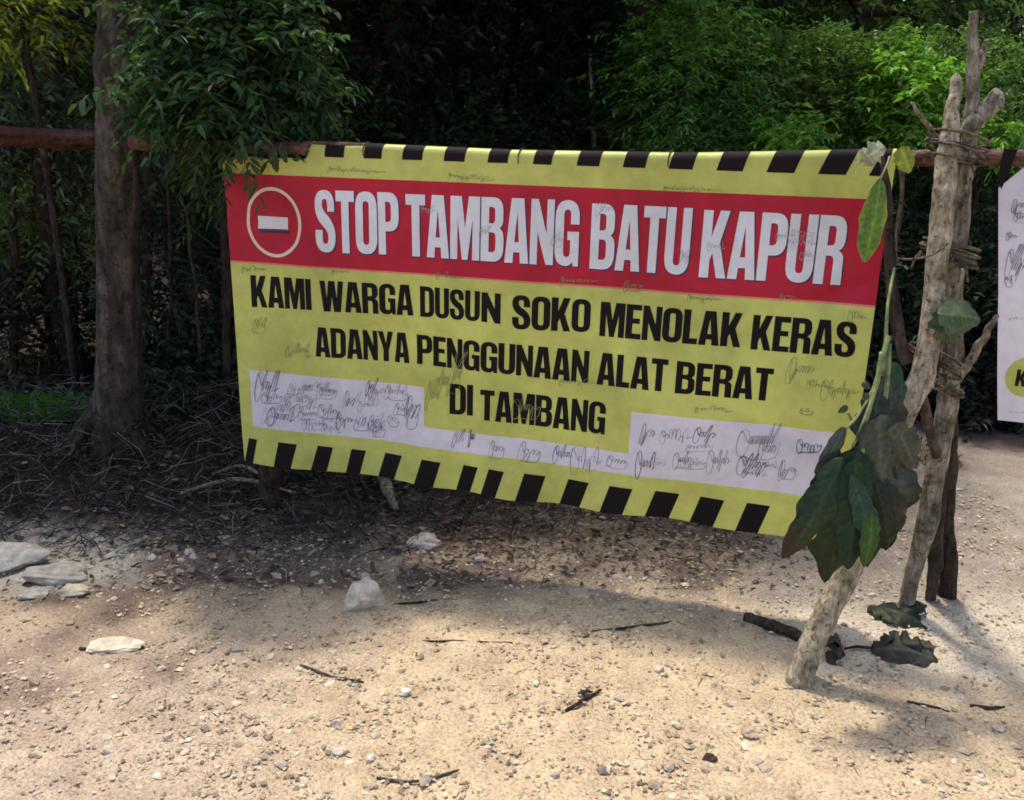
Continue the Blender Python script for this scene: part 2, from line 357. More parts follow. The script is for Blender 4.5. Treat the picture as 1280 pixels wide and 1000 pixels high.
def plant(name, label, cat, base, c, r, nclump, nspray, k, ll, lw, col, stem_r=.03, mat=None, nlimb=7, group=None, seed=0, trunk_name='stem', lean=None, **kw):
    th = thing(name, base, label, cat, group); mat = mat or M_bark_dark
    o, K = crown(th, c, r, nclump, nspray, k, ll, lw, col, seed=seed, **kw)
    g = Geo(); r_ = np.random.default_rng(seed + 5); c = np.asarray(c, float); r = np.asarray(r, float)
    fork = c - np.array([0, 0, r[2] * .55]); fork[2] = max(fork[2], base[2] + .15)
    midp = (np.asarray(base) + fork) / 2 + r_.normal(0, .04, 3)
    g.add(*tube([np.asarray(base) - np.array([0, 0, .06]), midp, fork, c], [stem_r * 1.25, stem_r, stem_r * .8, stem_r * .3], 8, rough=.08, seed=seed))
    for i in r_.choice(len(K), min(nlimb, len(K)), replace=False):
        a = fork + (c - fork) * r_.uniform(0, .7)
        g.add(*tube([a, (a + K[i]) / 2 + np.array([0, 0, .05 * r[2]]), K[i]], [stem_r * .5, stem_r * .3, stem_r * .1], 6, rough=.05, seed=seed + i))
    g.build(trunk_name, mat, th); return th

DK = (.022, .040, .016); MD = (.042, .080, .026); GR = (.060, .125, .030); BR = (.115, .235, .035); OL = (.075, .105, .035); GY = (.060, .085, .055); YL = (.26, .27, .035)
def px_plant(name, label, cat, x, y, Yd, rpx, *a, ry=None, **kw):
    c = at(x, y, Yd); rx = m_px(rpx[0], c); rz = m_px(rpx[1], c); r = (rx, ry or max(.3, (rx + rz) / 2 * .8), rz)
    return plant(name, label, cat, gpt(c[0], c[1]), c, r, *a, **kw)

# -- right half: hedge and bushes
G1 = 'hedge shrubs behind the banner'
hedge = [(905, 150, 5.9, 'first hedge shrub from the left behind the banner, beside the drooping bush'), (985, 140, 6.1, 'second hedge shrub behind the banner, under the dark tree gap'), (1065, 140, 6.0, 'third hedge shrub, directly left of the bright green shrub'), (1190, 150, 6.3, 'fourth hedge shrub, behind the tied posts')]
for i, (x, y, Yd, lab) in enumerate(hedge):
    px_plant('hedge_shrub', lab, 'shrub', x, y, Yd, (75, 105), 60, 900, 9, .050, .025, (.080, .150, .034), group=G1, seed=30 + i, tips=(.11, .19, .04), tipfrac=.35, droop=.1, flat_top=at(900, 68, Yd)[2] + (.06 if i % 2 else 0), sl=.16)
px_plant('bright_shrub', 'bright lime green shrub with rounded top left of the posts', 'shrub', 1128, 122, 5.7, (42, 56), 26, 420, 10, .055, .026, (.14, .29, .035), seed=41, sl=.13, droop=.3, tips=(.20, .38, .05), tipfrac=.4)
px_plant('drooping_bush', 'loose light green bush with drooping fine leaves above the banner', 'bush', 862, 95, 5.8, (62, 110), 52, 1100, 11, .046, .018, (.085, .18, .038), seed=42, sl=.2, droop=.4, tips=(.12, .25, .045), tipfrac=.4)
px_plant('drooping_bush', 'darker drooping bush at the edge of the black gap', 'bush', 800, 150, 6.2, (50, 90), 34, 600, 11, .048, .018, (.040, .085, .024), seed=43, sl=.2, droop=.4)
for i, (x, y, rr, lab) in enumerate([(985, 172, (26, 16), 'small bright green leafy sprig just above the striped banner edge'), (1238, 165, (18, 22), 'small bright green sprig right of the tied posts'), (1272, 130, (24, 34), 'mid green shrub at the right edge above the pole'), (900, 185, (34, 22), 'low green shrub top behind the banner stripes')]):
    px_plant('leafy_sprig', lab, 'plant', x, y, 5.2 + .1 * i, rr, 10, 120, 8, .055, .024, (.14, .30, .04) if i < 2 else (.06, .13, .03), seed=50 + i, sl=.11, stem_r=.012, nlimb=4)
# -- trees beyond the hedge
px_plant('forest_tree', 'dark leafy tree with pale green sprays beyond the hedge', 'tree', 1080, -30, 8.2, (170, 120), 80, 1500, 9, .085, .034, (.026, .050, .018), seed=60, stem_r=.09, trunk_name='trunk', tips=(.13, .23, .045), tipfrac=.32, sl=.3)
px_plant('forest_tree', 'dark crowned tree left of the pale sprayed tree, above the hedge gap', 'tree', 900, -90, 7.8, (150, 110), 70, 1300, 9, .085, .034, (.030, .062, .020), seed=61, stem_r=.09, trunk_name='trunk', tips=(.10, .20, .04), tipfrac=.3, sl=.3)
px_plant('thin_tree', 'thin leaved tree at the top right corner with sky between its leaves', 'tree', 1262, 50, 9.0, (80, 110), 40, 330, 8, .075, .030, (.032, .062, .024), seed=62, stem_r=.06, trunk_name='trunk', sl=.3, tips=(.07, .13, .03), tipfrac=.2)
px_plant('thin_tree', 'tall tree leaning in above the right post top', 'tree', 1210, -60, 9.5, (80, 90), 34, 420, 8, .075, .030, (.032, .062, .024), seed=63, stem_r=.06, trunk_name='trunk', sl=.3)
# -- dark middle
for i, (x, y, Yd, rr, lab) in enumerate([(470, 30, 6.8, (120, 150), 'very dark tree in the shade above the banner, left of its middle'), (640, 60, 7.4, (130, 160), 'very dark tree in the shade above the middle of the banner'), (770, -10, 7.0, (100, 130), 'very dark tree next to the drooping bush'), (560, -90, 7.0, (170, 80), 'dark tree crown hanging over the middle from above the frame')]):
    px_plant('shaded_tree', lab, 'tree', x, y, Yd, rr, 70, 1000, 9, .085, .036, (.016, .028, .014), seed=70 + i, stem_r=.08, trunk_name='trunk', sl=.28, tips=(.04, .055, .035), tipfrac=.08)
# -- left: overhanging branch crown, back trees
px_plant('near_tree', 'dark tree whose leafy branches hang over the top left banner corner', 'tree', 292, 88, 3.72, (88, 112), 80, 1700, 10, .050, .022, (.038, .080, .030), seed=80, stem_r=.05, trunk_name='trunk', sl=.17, droop=.45, spread=.17, seg=2, tips=(.040, .080, .026), tipfrac=.2, ry=.36)
px_plant('far_left_tree', 'grey green tree at the top left corner behind the trunk', 'tree', 45, 95, 5.6, (105, 100), 54, 1300, 9, .060, .026, (.085, .125, .080), seed=81, stem_r=.07, trunk_name='trunk', sl=.28)
px_plant('yellow_bush', 'yellow green foliage at the top left corner', 'tree', 25, 8, 4.9, (62, 18), 12, 190, 9, .055, .024, (.24, .28, .035), seed=82, stem_r=.018, trunk_name='trunk', sl=.22)
px_plant('far_left_tree', 'dark tree between the brown trunk and the overhanging branches', 'tree', 190, -40, 6.4, (130, 120), 60, 900, 9, .085, .034, (.022, .042, .018), seed=83, stem_r=.08, trunk_name='trunk', sl=.28)
# -- undergrowth in the shade, left and right
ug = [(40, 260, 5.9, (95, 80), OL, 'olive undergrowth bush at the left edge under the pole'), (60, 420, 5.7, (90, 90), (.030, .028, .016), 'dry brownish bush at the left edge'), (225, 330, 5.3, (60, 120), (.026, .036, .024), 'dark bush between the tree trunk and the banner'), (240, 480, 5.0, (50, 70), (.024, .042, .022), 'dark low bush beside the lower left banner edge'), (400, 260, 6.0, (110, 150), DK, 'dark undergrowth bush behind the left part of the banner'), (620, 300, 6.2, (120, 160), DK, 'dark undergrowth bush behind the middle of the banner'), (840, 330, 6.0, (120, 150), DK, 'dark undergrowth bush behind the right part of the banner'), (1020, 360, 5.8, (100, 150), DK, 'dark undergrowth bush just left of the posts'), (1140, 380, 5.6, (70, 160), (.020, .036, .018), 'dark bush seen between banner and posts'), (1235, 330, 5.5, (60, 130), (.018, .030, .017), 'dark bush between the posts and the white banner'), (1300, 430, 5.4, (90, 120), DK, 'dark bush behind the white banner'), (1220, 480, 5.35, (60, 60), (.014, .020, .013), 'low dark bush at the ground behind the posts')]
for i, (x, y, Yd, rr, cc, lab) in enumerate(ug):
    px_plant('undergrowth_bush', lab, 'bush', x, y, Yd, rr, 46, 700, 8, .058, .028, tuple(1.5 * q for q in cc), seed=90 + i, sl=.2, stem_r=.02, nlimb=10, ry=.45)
# -- high crowns out of view, placed to shade the clearing and background
for i, (x, y, z, rx, ry, rz, lab) in enumerate([(-2.7, 5.9, 3.8, 1.5, 1.1, .6, 'tall canopy tree out of view, shading the left side'), (-.9, 6.1, 3.9, 1.2, 1.0, .6, 'tall canopy tree out of view, shading the dark middle'), (.45, 6.6, 4.0, .9, 1.0, .6, 'tall canopy tree out of view between the dark middle and the drooping bush'), (.35, 5.35, 3.75, .95, .75, .4, 'thin leafed tree out of view, added for dappled shade round the banner middle'), (1.3, 10.8, 4.8, 1.5, 1.2, .8, 'tall canopy tree out of view above the far hedge')]):
    b0 = gpt(x + .3, y + 1.6) if i != 3 else gpt(x + 1.7, y + 2.3)
    plant('shade_canopy', lab, 'tree', b0, (x, y, z), (rx, ry, rz), 80, 1300, 8, .11, .05, DK, seed=110 + i, sl=.4, stem_r=.10, trunk_name='trunk', spread=.28)
# -- far wood as one mass
r_ = np.random.default_rng(5); n = 11000
P = np.stack([r_.uniform(-16, 9, n), r_.uniform(10.5, 15, n), np.zeros(n)], -1); gzv = gz(P[:, 0], P[:, 1])
hmax = np.interp(P[:, 0], [-16, 5.2, 6.6, 9], [5.5, 5.0, 1.6, 1.0]); P[:, 2] = gzv + hmax * r_.uniform(0, 1, n)
V, Fc, cc = sprays(P, nrm(r_.normal(0, 1, (n, 3)) + [0, -.6, .2]), r_.uniform(.4, .8, n), 8, .19, .085, np.array(DK) * np.exp(r_.normal(0, .3, (n, 1))), .4, r_)
tag(np_mesh('far_wood', V, Fc, M_leaf, None, cc, False), 'dark far wood filling the background', kind='stuff')

# -- big trunk at the left
TY = 4.15; tb = at(143, 590, TY); th = thing('tree', gpt(tb[0], TY), 'brown barked tree with straight thick trunk left of the banner', 'tree')
g = Geo(); tp = []
for x, y, wd in [(140, 604, 92), (143, 578, 82), (147, 545, 72), (149, 490, 64), (149, 380, 58), (148, 250, 56), (147, 120, 52), (148, 0, 52), (150, -180, 50), (158, -520, 42)]:
    p = at(x, y, TY); tp.append((p, m_px(wd, p) / 2))
g.add(*tube([p for p, _ in tp], [q * .9 for _, q in tp], 28, n=110, rough=.035, knots=9, seed=3))
top = tp[-1][0]
for i, (dx, dy, dz) in enumerate([(-.9, 1.2, .5), (-.1, 1.5, .6), (-.6, 1.9, .8), (-1.3, 1.8, .7)]):
    g.add(*tube([top - [0, 0, .3 + .1 * i], top + np.array([dx, dy, dz]) * .5, top + np.array([dx, dy, dz])], [.05, .04, .02], 10, rough=.04, seed=i))
for i, a in enumerate([2.6, 3.9, 5.0, 5.9, .4]):
    e = np.array([math.cos(a), math.sin(a), 0]); b0 = np.array([tb[0], TY, .0]); q = b0 + e * .26; zz = float(gz(q[0], q[1]))
    g.add(*tube([b0 + e * .04 + [0, 0, .36], b0 + e * .12 + [0, 0, .14 + zz], b0 + e * .26 + [0, 0, zz - .02]], [.05, .045, .015], 8, rough=.08, seed=20 + i))
g.build('trunk', M_bark_brown, th)
crown(th, top + np.array([-.9, 2.2, .6]), (1.2, .9, .5), 50, 760, 8, .10, .045, DK, sl=.3, seed=130)
# -- slim saplings in the left shade
sap = [(186, 560, 178, -20, 13, M_bark_dark, 5.05, 'slim dark sapling right behind the brown trunk'), (213, 560, 205, 150, 5, M_bark_dark, 4.8, 'thin grey sapling right of the brown trunk'), (284, 545, 268, 120, 9, M_bark_dark, 4.6, 'dark reddish sapling beside the left banner edge'), (250, 520, 232, 260, 4, M_bark_brown, 4.7, 'thin bare shoot between sapling and trunk'), (22, 520, 8, 120, 9, M_bark_dark, 5.4, 'dark sapling at the left edge of the picture'), (96, 520, 88, 190, 7, M_bark_brown, 5.6, 'thin brown sapling left of the brown trunk'), (745, 300, 738, 60, 7, M_bark_grey, 6.3, 'pale slim stem in the black gap above the banner'), (800, 260, 775, 80, 6, M_bark_grey, 6.4, 'second pale slim stem near the drooping bush')]
for i, (x0, y0, x1, y1, wd, mt, Yd, lab) in enumerate(sap):
    p0 = at(x0, y0, Yd); p1 = at(x1, y1, Yd + .1); bs = gpt(p0[0], p0[1]); th = thing('sapling', bs, lab, 'tree', 'bare saplings in the shade'); R0 = m_px(wd, p0) / 2
    g = Geo(); pts = [bs - [0, 0, .05], (bs + p1) / 2 + [.03, 0, 0], p1]
    g.add(*tube(pts, [R0 * 1.2, R0, R0 * .6], 8, n=26, rough=.07, seed=i, wob=.006, knots=3))
    for q in range(3):
        a = bs + (p1 - bs) * (.35 + .2 * q); d = np.array([random.uniform(-.3, .3), random.uniform(-.2, .2), random.uniform(.1, .3)])
        g.add(*tube([a, a + d * .5, a + d], [R0 * .4, R0 * .3, R0 * .12], 6, rough=.03, seed=i * 5 + q))
    g.build('trunk', mt, th)

# ------------------------------------------------------------------ ground litter
def twigs(name, n, xr, yr, lr, rr, cols, label, keep=None, zmax=.03, seed=1, tilt=.25, mat=None):
    r_ = np.random.default_rng(seed); x = r_.uniform(*xr, n); y = r_.uniform(*yr, n)
    if keep is not None:
        k = keep(x, y, r_); x = x[k]; y = y[k]; n = len(x)
    a = r_.uniform(0, 6.28, n); L = r_.uniform(lr[0], lr[1], n) ** 1.0; z = gz(x, y) + r_.uniform(0.004, 1, n) * (zmax(x, y) if callable(zmax) else zmax)
    D = np.stack([np.cos(a), np.sin(a), r_.normal(0, tilt, n)], -1); bend = r_.normal(0, .25, (n, 3)) * L[:, None]
    c0 = np.stack([x, y, z], -1); pts = [c0 - D * L[:, None] / 2, c0 + bend * .35, c0 + D * L[:, None] / 2 + bend * -.1]
    R = r_.uniform(rr[0], rr[1], n); Sd = nrm(np.cross(D, [0, 0, 1.])); Ud = np.cross(Sd, D); V = []
    for p, s in zip(pts, (1, .85, .4)):
        for q in range(3):
            an = q * 2.094; V.append(p + (Sd * math.cos(an) + Ud * math.sin(an)) * (R * s)[:, None])
    V = np.stack(V, 1); Fb = []
    for s in range(2):
        for q in range(3): Fb.append([s * 3 + q, s * 3 + (q + 1) % 3, s * 3 + 3 + (q + 1) % 3, s * 3 + 3 + q])
    Fc = (np.array(Fb)[None] + (np.arange(n) * 9)[:, None, None]).reshape(-1, 4)
    cols = np.array(cols); cc = cols[r_.integers(0, len(cols), n)] * r_.uniform(.6, 1.4, (n, 1)); cc = np.repeat(cc, 9, 0)
    return tag(np_mesh(name, V.reshape(-1, 3), Fc, mat or M_litter, None, cc), label, kind='stuff')
def lineY(x): return np.interp(x, [-3, -1.6, -.6, .15, .9, 1.25, 1.6, 3], [3.32, 3.36, 3.50, 3.75, 3.95, 4.5, 5.0, 5.1])
inh = lambda x, y, r_: ((y < 4.5) | (x > -2.0)) & (y > lineY(x) + r_.normal(0, .16, len(x)) - .05)
twigs('dead_brush', 10500, (-3.2, .35), (3.3, 5.4), (.03, .22), (.0010, .0036), [(.05, .045, .04), (.085, .078, .07), (.035, .028, .024), (.15, .14, .125), (.02, .018, .015)], 'tangled grey dead twigs heaped under the trees', inh, lambda x, y: .04 + .16 * sstep(.5, -.4, x) * sstep(3.5, 4.2, y) + .10 * sstep(.3, -.3, x) * sstep(3.6, 4.0, y), 21, .4)
twigs('twig_litter', 3600, (-1.3, 1.25), (3.0, 4.9), (.02, .12), (.0008, .0026), [(.16, .10, .08), (.10, .07, .055), (.24, .18, .14), (.30, .26, .2)], 'short brown twigs littering the ground below the banner', lambda x, y, r_: (y > lineY(x) - .75 + r_.normal(0, .15, len(x))), .012, 22, .08)
twigs('straw_bits', 1500, (-2.2, 2.2), (1.95, 5.0), (.012, .07), (.0006, .0018), [(.22, .15, .10), (.36, .28, .2), (.09, .06, .045)], 'tiny twig and straw bits strewn on the sandy track', None, .004, 23, .03)
def leaf_litter(name, n, xr, yr, ll, cols, label, keep, seed, zz=.02):
    r_ = np.random.default_rng(seed); x = r_.uniform(*xr, n); y = r_.uniform(*yr, n); k = keep(x, y, r_); x = x[k]; y = y[k]; n = len(x)
    P = np.stack([x, y, gz(x, y) + r_.uniform(.006, 1, n) * zz + .006], -1); a = r_.uniform(0, 6.28, n); D = np.stack([np.cos(a), np.sin(a), r_.normal(0, .22, n)], -1)
    NN = np.array([0, 0, 1.]) + r_.normal(0, .4, (n, 3)); cols = np.array(cols); L = ll * r_.uniform(.5, 1.4, n)
    V, Fc, cc = leaves(P, D, NN, L, L * r_.uniform(.3, .6, n), cols[r_.integers(0, len(cols), n)] * r_.uniform(.6, 1.4, (n, 1)), 0, 2)
    return tag(np_mesh(name, V, Fc, M_litter, None, cc, False), label, kind='stuff')
leaf_litter('fallen_leaves', 3600, (-3, 1.2), (3.0, 5.4), .045, [(.14, .085, .06), (.08, .055, .04), (.22, .16, .11), (.05, .038, .03), (.28, .21, .16)], 'brown fallen leaves between the twigs', lambda x, y, r_: y > lineY(x) - .35 + r_.normal(0, .25, len(x)), 31)
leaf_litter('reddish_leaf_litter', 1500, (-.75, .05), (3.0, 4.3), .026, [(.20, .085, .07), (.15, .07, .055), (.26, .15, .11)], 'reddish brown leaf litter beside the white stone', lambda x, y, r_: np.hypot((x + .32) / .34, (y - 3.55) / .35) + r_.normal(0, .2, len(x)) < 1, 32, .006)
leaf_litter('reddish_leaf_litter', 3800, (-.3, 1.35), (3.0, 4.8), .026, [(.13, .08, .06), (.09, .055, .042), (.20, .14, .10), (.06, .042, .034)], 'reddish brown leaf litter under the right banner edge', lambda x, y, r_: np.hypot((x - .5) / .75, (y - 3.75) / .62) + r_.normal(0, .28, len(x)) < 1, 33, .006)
# grass
def grass(name, n, xr, yr, h, col, label, seed):
    r_ = np.random.default_rng(seed); x = r_.uniform(*xr, n); y = r_.uniform(*yr, n); P = np.stack([x, y, gz(x, y) - .01], -1)
    D = np.array([0, 0, 1.]) + r_.normal(0, .35, (n, 3)); D[:, 2] = np.abs(D[:, 2]); L = h * r_.uniform(.5, 1.3, n)
    V, Fc, cc = leaves(P, D, r_.normal(0, 1, (n, 3)), L, np.full(n, .006), np.array(col) * r_.uniform(.6, 1.4, (n, 1)), .3, 2)
    return tag(np_mesh(name, V, Fc, M_leaf, None, cc, False), label, kind='stuff')
grass('grass', 6000, (-3.3, -2.02), (4.55, 4.95), .13, (.10, .30, .03), 'strip of bright green grass left of the brown trunk', 1)
grass('grass', 500, (1.75, 2.4), (4.3, 4.8), .06, (.06, .12, .03), 'thin grass at the right track edge', 2)
grass('grass', 260, (-1.9, .8), (3.1, 3.7), .03, (.10, .13, .05), 'few short weeds at the edge of the sand', 3)

# ------------------------------------------------------------------ rocks
def rock(name, label, px, Wp, Hp, col, seed, group=None, dep=.7):
    d = ray(*px); tt = -CAM_H / d[2]; p = CAM + d * tt; p[2] = float(gz(p[0], p[1])); Wm = m_px(Wp, p); Hm = m_px(Hp, p)
    bm = bmesh.new(); bmesh.ops.create_icosphere(bm, subdivisions=4, radius=.5); r_ = np.random.default_rng(seed)
    lump = [(nrm(r_.normal(0, 1, 3)), fr, r_.uniform(0, 6), am) for fr, am in ((7, .10), (9, .08), (15, .05), (24, .03), (38, .02))]; pl = nrm(r_.normal(0, 1, (11, 3))); dd = r_.uniform(.27, .44, 11)
    for v in bm.verts:
        q = np.array(v.co)
        for a, b_ in zip(pl, dd):
            e = q @ a - b_
            if e > 0: q = q - a * e * .96
        k0 = sum(math.sin(q @ (r0 * fr) + p0_) * am for r0, fr, p0_, am in lump)
        v.co = q * (1 + k0) + r_.normal(0, .004, 3)
    V = np.array([v.co[:] for v in bm.verts]); mn = V.min(0); mx = V.max(0); V = (V - (mn + mx) / 2) / (mx - mn)
    Fc = np.array([[v.index for v in fa.verts] for fa in bm.faces]); bm.free()
    V = V * [Wm, Wm * dep, Hm * 1.25] + [0, 0, Hm * .30]
    o = np_mesh(name, V, Fc, M_stone, None, np.broadcast_to(np.array(col), (len(V), 3)), False); o.location = tuple(p); return tag(o, label, 'rock', group)
rock('rock', 'knobbly pale white rock on the sand below the banner', (457, 757), 50, 38, (.58, .48, .37), 1)
rock('rock', 'small pale chip leaning at the left foot of the knobbly white rock', (437, 762), 22, 10, (.54, .44, .34), 2)
rock('rock', 'flat whitish rock half sunk in the litter under the banner', (530, 682), 44, 18, (.50, .41, .32), 3)
rock('rock', 'low pale boulder at the left edge of the picture', (14, 708), 96, 26, (.48, .43, .35), 4, dep=.6)
rock('rock', 'low rounded grey boulder right of the boulder at the left edge', (74, 722), 86, 18, (.40, .35, .28), 5, dep=.6)
rock('rock', 'tilted flat slab with a beige top, left part of the ground', (92, 744), 44, 11, (.52, .44, .30), 6, dep=.5)
rock('rock', 'flat beige stone flake on the sand near the left edge', (145, 811), 72, 12, (.62, .52, .38), 7, dep=.4)
rock('rock', 'small white stone in the foreground left of centre', (506, 866), 18, 8, (.66, .58, .48), 8)
rock('rock', 'small beige stone on the foreground sand at the left', (136, 942), 20, 9, (.6, .48, .38), 9)
rock('rock', 'small round stone on the foreground sand near the lower left', (210, 925), 13, 8, (.6, .48, .38), 10)
rock('rock', 'pale angular stone on the sand, lower middle left', (420, 905), 16, 10, (.6, .5, .4), 11)
rock('rock', 'pale flat stone near the bottom edge, middle left', (425, 938), 22, 8, (.6, .5, .4), 12)
rock('rock', 'dark brown stone chip near the bottom edge right of the middle', (887, 951), 20, 9, (.07, .04, .03), 13)
rock('rock', 'half buried beige stone in the foreground sand right of the middle', (937, 918), 22, 9, (.46, .34, .24), 14)
rock('rock', 'pale rock at the left edge just above the flat slab', (40, 746), 40, 9, (.38, .35, .30), 15)
rock('rock', 'small pinkish stone between the white rock and the litter', (600, 700), 14, 8, (.5, .42, .36), 16)

# ------------------------------------------------------------------ single sticks on the ground
def stick(name, label, pxs, wd, mat=M_bark_dark, lift=.0, cat='stick', group=None, seed=0):
    pts = []; R = []
    for k, (x, y) in enumerate(pxs):
        d = ray(x, y); p = CAM + d * (-CAM_H / d[2]); w_ = wd[k] if isinstance(wd, (list, tuple)) else wd
        r0 = m_px(w_, p) / 2; p[2] = float(gz(p[0], p[1])) + r0 * .7 + lift; pts.append(p); R.append(r0)
    V, Fc = tube(pts, R, 8, n=len(pts) * 6, rough=.12, seed=seed, knots=2, wob=.002)
    o0 = pts[0].copy(); g = Geo(); g.add(V - o0, Fc); o = g.build(name, mat); o.location = tuple(o0); return tag(o, label, cat, group)
stick('dark_branch', 'short thick dark branch lying behind the foot of the leaning post', [(930, 774), (962, 785), (1004, 800)], [12, 15, 12], cat='branch')
stick('fallen_twig', 'curved thin twig in the foreground below the banner middle', [(708, 892), (730, 878), (752, 866)], [4, 5, 3], seed=2)
stick('fallen_twig', 'long thin twig on the shaded ground left of the dark branch', [(740, 792), (800, 788), (845, 780)], [2.5, 3.5, 2], M_bark_brown, seed=3)
stick('fallen_twig', 'thin dark twig on the sand at the right edge', [(1213, 877), (1235, 881), (1256, 879)], [4, 5, 2], seed=4)
stick('fallen_twig', 'thin twig on the sand below the wilted leaf clump', [(1135, 872), (1160, 877), (1188, 884)], [3, 4, 2], seed=5)
stick('fallen_twig', 'arched root like twig at the bottom edge', [(470, 972), (520, 978), (585, 962)], [3, 4, 3], M_bark_brown, seed=6)
stick('fallen_twig', 'dark twig under the flat beige stone flake', [(100, 812), (140, 815), (180, 812)], [4, 5, 3], seed=7)
stick('fallen_twig', 'thin reddish twig beside the white rock', [(490, 756), (520, 754), (548, 750)], [2, 3, 2], seed=8)
stick('fallen_twig', 'slim twig across the sand right of the banner shadow', [(375, 830), (410, 842), (455, 850)], [3, 3, 2], M_bark_brown, seed=9)
stick('fallen_twig', 'bleached stick in the dead brush left of the banner foot', [(470, 612), (482, 635), (496, 655)], [12, 16, 6], M_bark_grey, .06, seed=10)
stick('fallen_twig', 'long bent dead stem lying in the dark brush', [(230, 655), (300, 640), (372, 650)], [4, 5, 3], M_bark_grey, .10, seed=11)
stick('fallen_twig', 'pale dead stem arching in the brush under the lower left banner corner', [(270, 640), (310, 632), (345, 648)], [3, 4, 3], M_bark_grey, .12, seed=12)
stick('fallen_twig', 'thin dark twig in the shaded litter under the banner middle', [(520, 800), (580, 804), (640, 806)], [2, 3, 2], seed=13)

# ------------------------------------------------------------------ posts and pole
def px_tube(g, L, sides=14, **kw):
    P = [at(x, y, Yd) for x, y, Yd, _ in L]; R = [m_px(wd, p) / 2 for p, (_, _, _, wd) in zip(P, L)]
    g.add(*tube(P, R, sides, **kw)); return P
def post(name, label, pieces, mat, cat='post', group='rough wooden posts tied together', stubs=()):
    x, y, Yd, _ = pieces[0][0]; p0 = at(x, y, Yd); th = thing(name, (p0[0], p0[1], float(gz(p0[0], p0[1]))), label, cat, group)
    for i, L in enumerate(pieces):
        g = Geo(); n = int(len(L) * 9); px_tube(g, L, 16, n=n, rough=.028, seed=i + len(label), knots=7, wob=.0025)
        g.build('trunk' if i == 0 else 'branch', mat, th)
    return th
post('leaning_post', 'thick pale leaning post with leaves hanging in front of it', [
    [(994, 860, 2.43, 31), (1004, 835, 2.44, 32), (1024, 784, 2.46, 31), (1061, 712, 2.48, 30), (1095, 620, 2.51, 29), (1129, 522, 2.54, 28), (1156, 455, 2.56, 28), (1165, 400, 2.58, 26), (1169, 350, 2.60, 25), (1177, 280, 2.62, 28), (1181, 230, 2.64, 28), (1185, 185, 2.66, 26), (1189, 150, 2.67, 19), (1193, 120, 2.68, 15), (1197, 98, 2.69, 12)]], M_bark_pale)
post('forked_post', 'tall grey forked post reaching highest, with cut side branch', [
    [(1130, 768, 2.86, 18), (1140, 722, 2.85, 19), (1160, 640, 2.83, 22), (1176, 555, 2.81, 25), (1186, 485, 2.79, 26), (1190, 420, 2.78, 23), (1194, 340, 2.78, 23), (1203, 250, 2.78, 20), (1209, 185, 2.78, 20), (1215, 120, 2.78, 16), (1216, 60, 2.78, 13), (1217, 14, 2.78, 10)],
    [(1204, 170, 2.77, 19), (1222, 148, 2.76, 22), (1238, 133, 2.755, 23), (1249, 119, 2.75, 21)],
    [(1217, 100, 2.78, 7), (1226, 78, 2.78, 8), (1234, 50, 2.78, 6)],
    [(1192, 478, 2.76, 13), (1210, 455, 2.74, 12), (1226, 428, 2.72, 10), (1247, 394, 2.70, 5)],
    [(1176, 178, 2.74, 6), (1163, 162, 2.73, 6), (1150, 146, 2.73, 5), (1139, 128, 2.73, 3)]], M_bark_grey)
post('straight_post', 'dark brown straight post, rightmost of the tied posts', [
    [(1185, 752, 2.95, 19), (1184, 650, 2.94, 20), (1183, 540, 2.93, 20), (1184, 400, 2.92, 20), (1192, 250, 2.91, 18), (1196, 195, 2.90, 16)]], M_bark_dark)
post('short_prop', 'thin brown prop between the forked post and the dark straight post', [
    [(1163, 747, 2.93, 13), (1170, 690, 2.92, 15), (1176, 600, 2.90, 15), (1183, 520, 2.88, 13)]], M_bark_brown)
post('short_prop', 'thin crossing stick wedged between the leaning and forked posts', [
    [(1170, 570, 2.78, 11), (1160, 530, 2.72, 13), (1150, 490, 2.66, 14), (1146, 460, 2.62, 12)]], M_bark_brown)

# banner plane frame
WB = 2.4; s_ = WB / .7083
BO = CAM + ray(279, 216) * s_; TRp = CAM + ray(1113, 250) * .824 * s_; BLp = CAM + ray(304, 582) * 1.101 * s_
eu = TRp - BO; eu /= np.linalg.norm(eu); ev = BLp - BO; ev -= eu * (ev @ eu); ev /= np.linalg.norm(ev); en = np.cross(eu, ev)   # en points away from the camera
def uv(x, y):
    d = ray(x, y); t = ((BO - CAM) @ en) / (d @ en); p = CAM + d * t - BO; return np.array([p @ eu, p @ ev])
U0 = float(uv(383, 190)[0])
def fold(u):                                  # where the sheet turns over the pole, and radius of the turn
    u = np.asarray(u, float); k = sstep(U0 - .015, U0 + .02, u)
    vt = np.interp(u, [0, .37, 1.15, 1.75, 2.1, 2.35, 2.5], [-.10, -.098, -.088, -.096, -.112, -.125, -.13]) ; vt = vt * k + (-.058 + .004 * np.sin(u * 40)) * (1 - k)
    r = .030 * k + .004 * (1 - k); return vt, r
def k_left(u): return sstep(U0 - .015, U0 + .02, np.asarray(u, float))
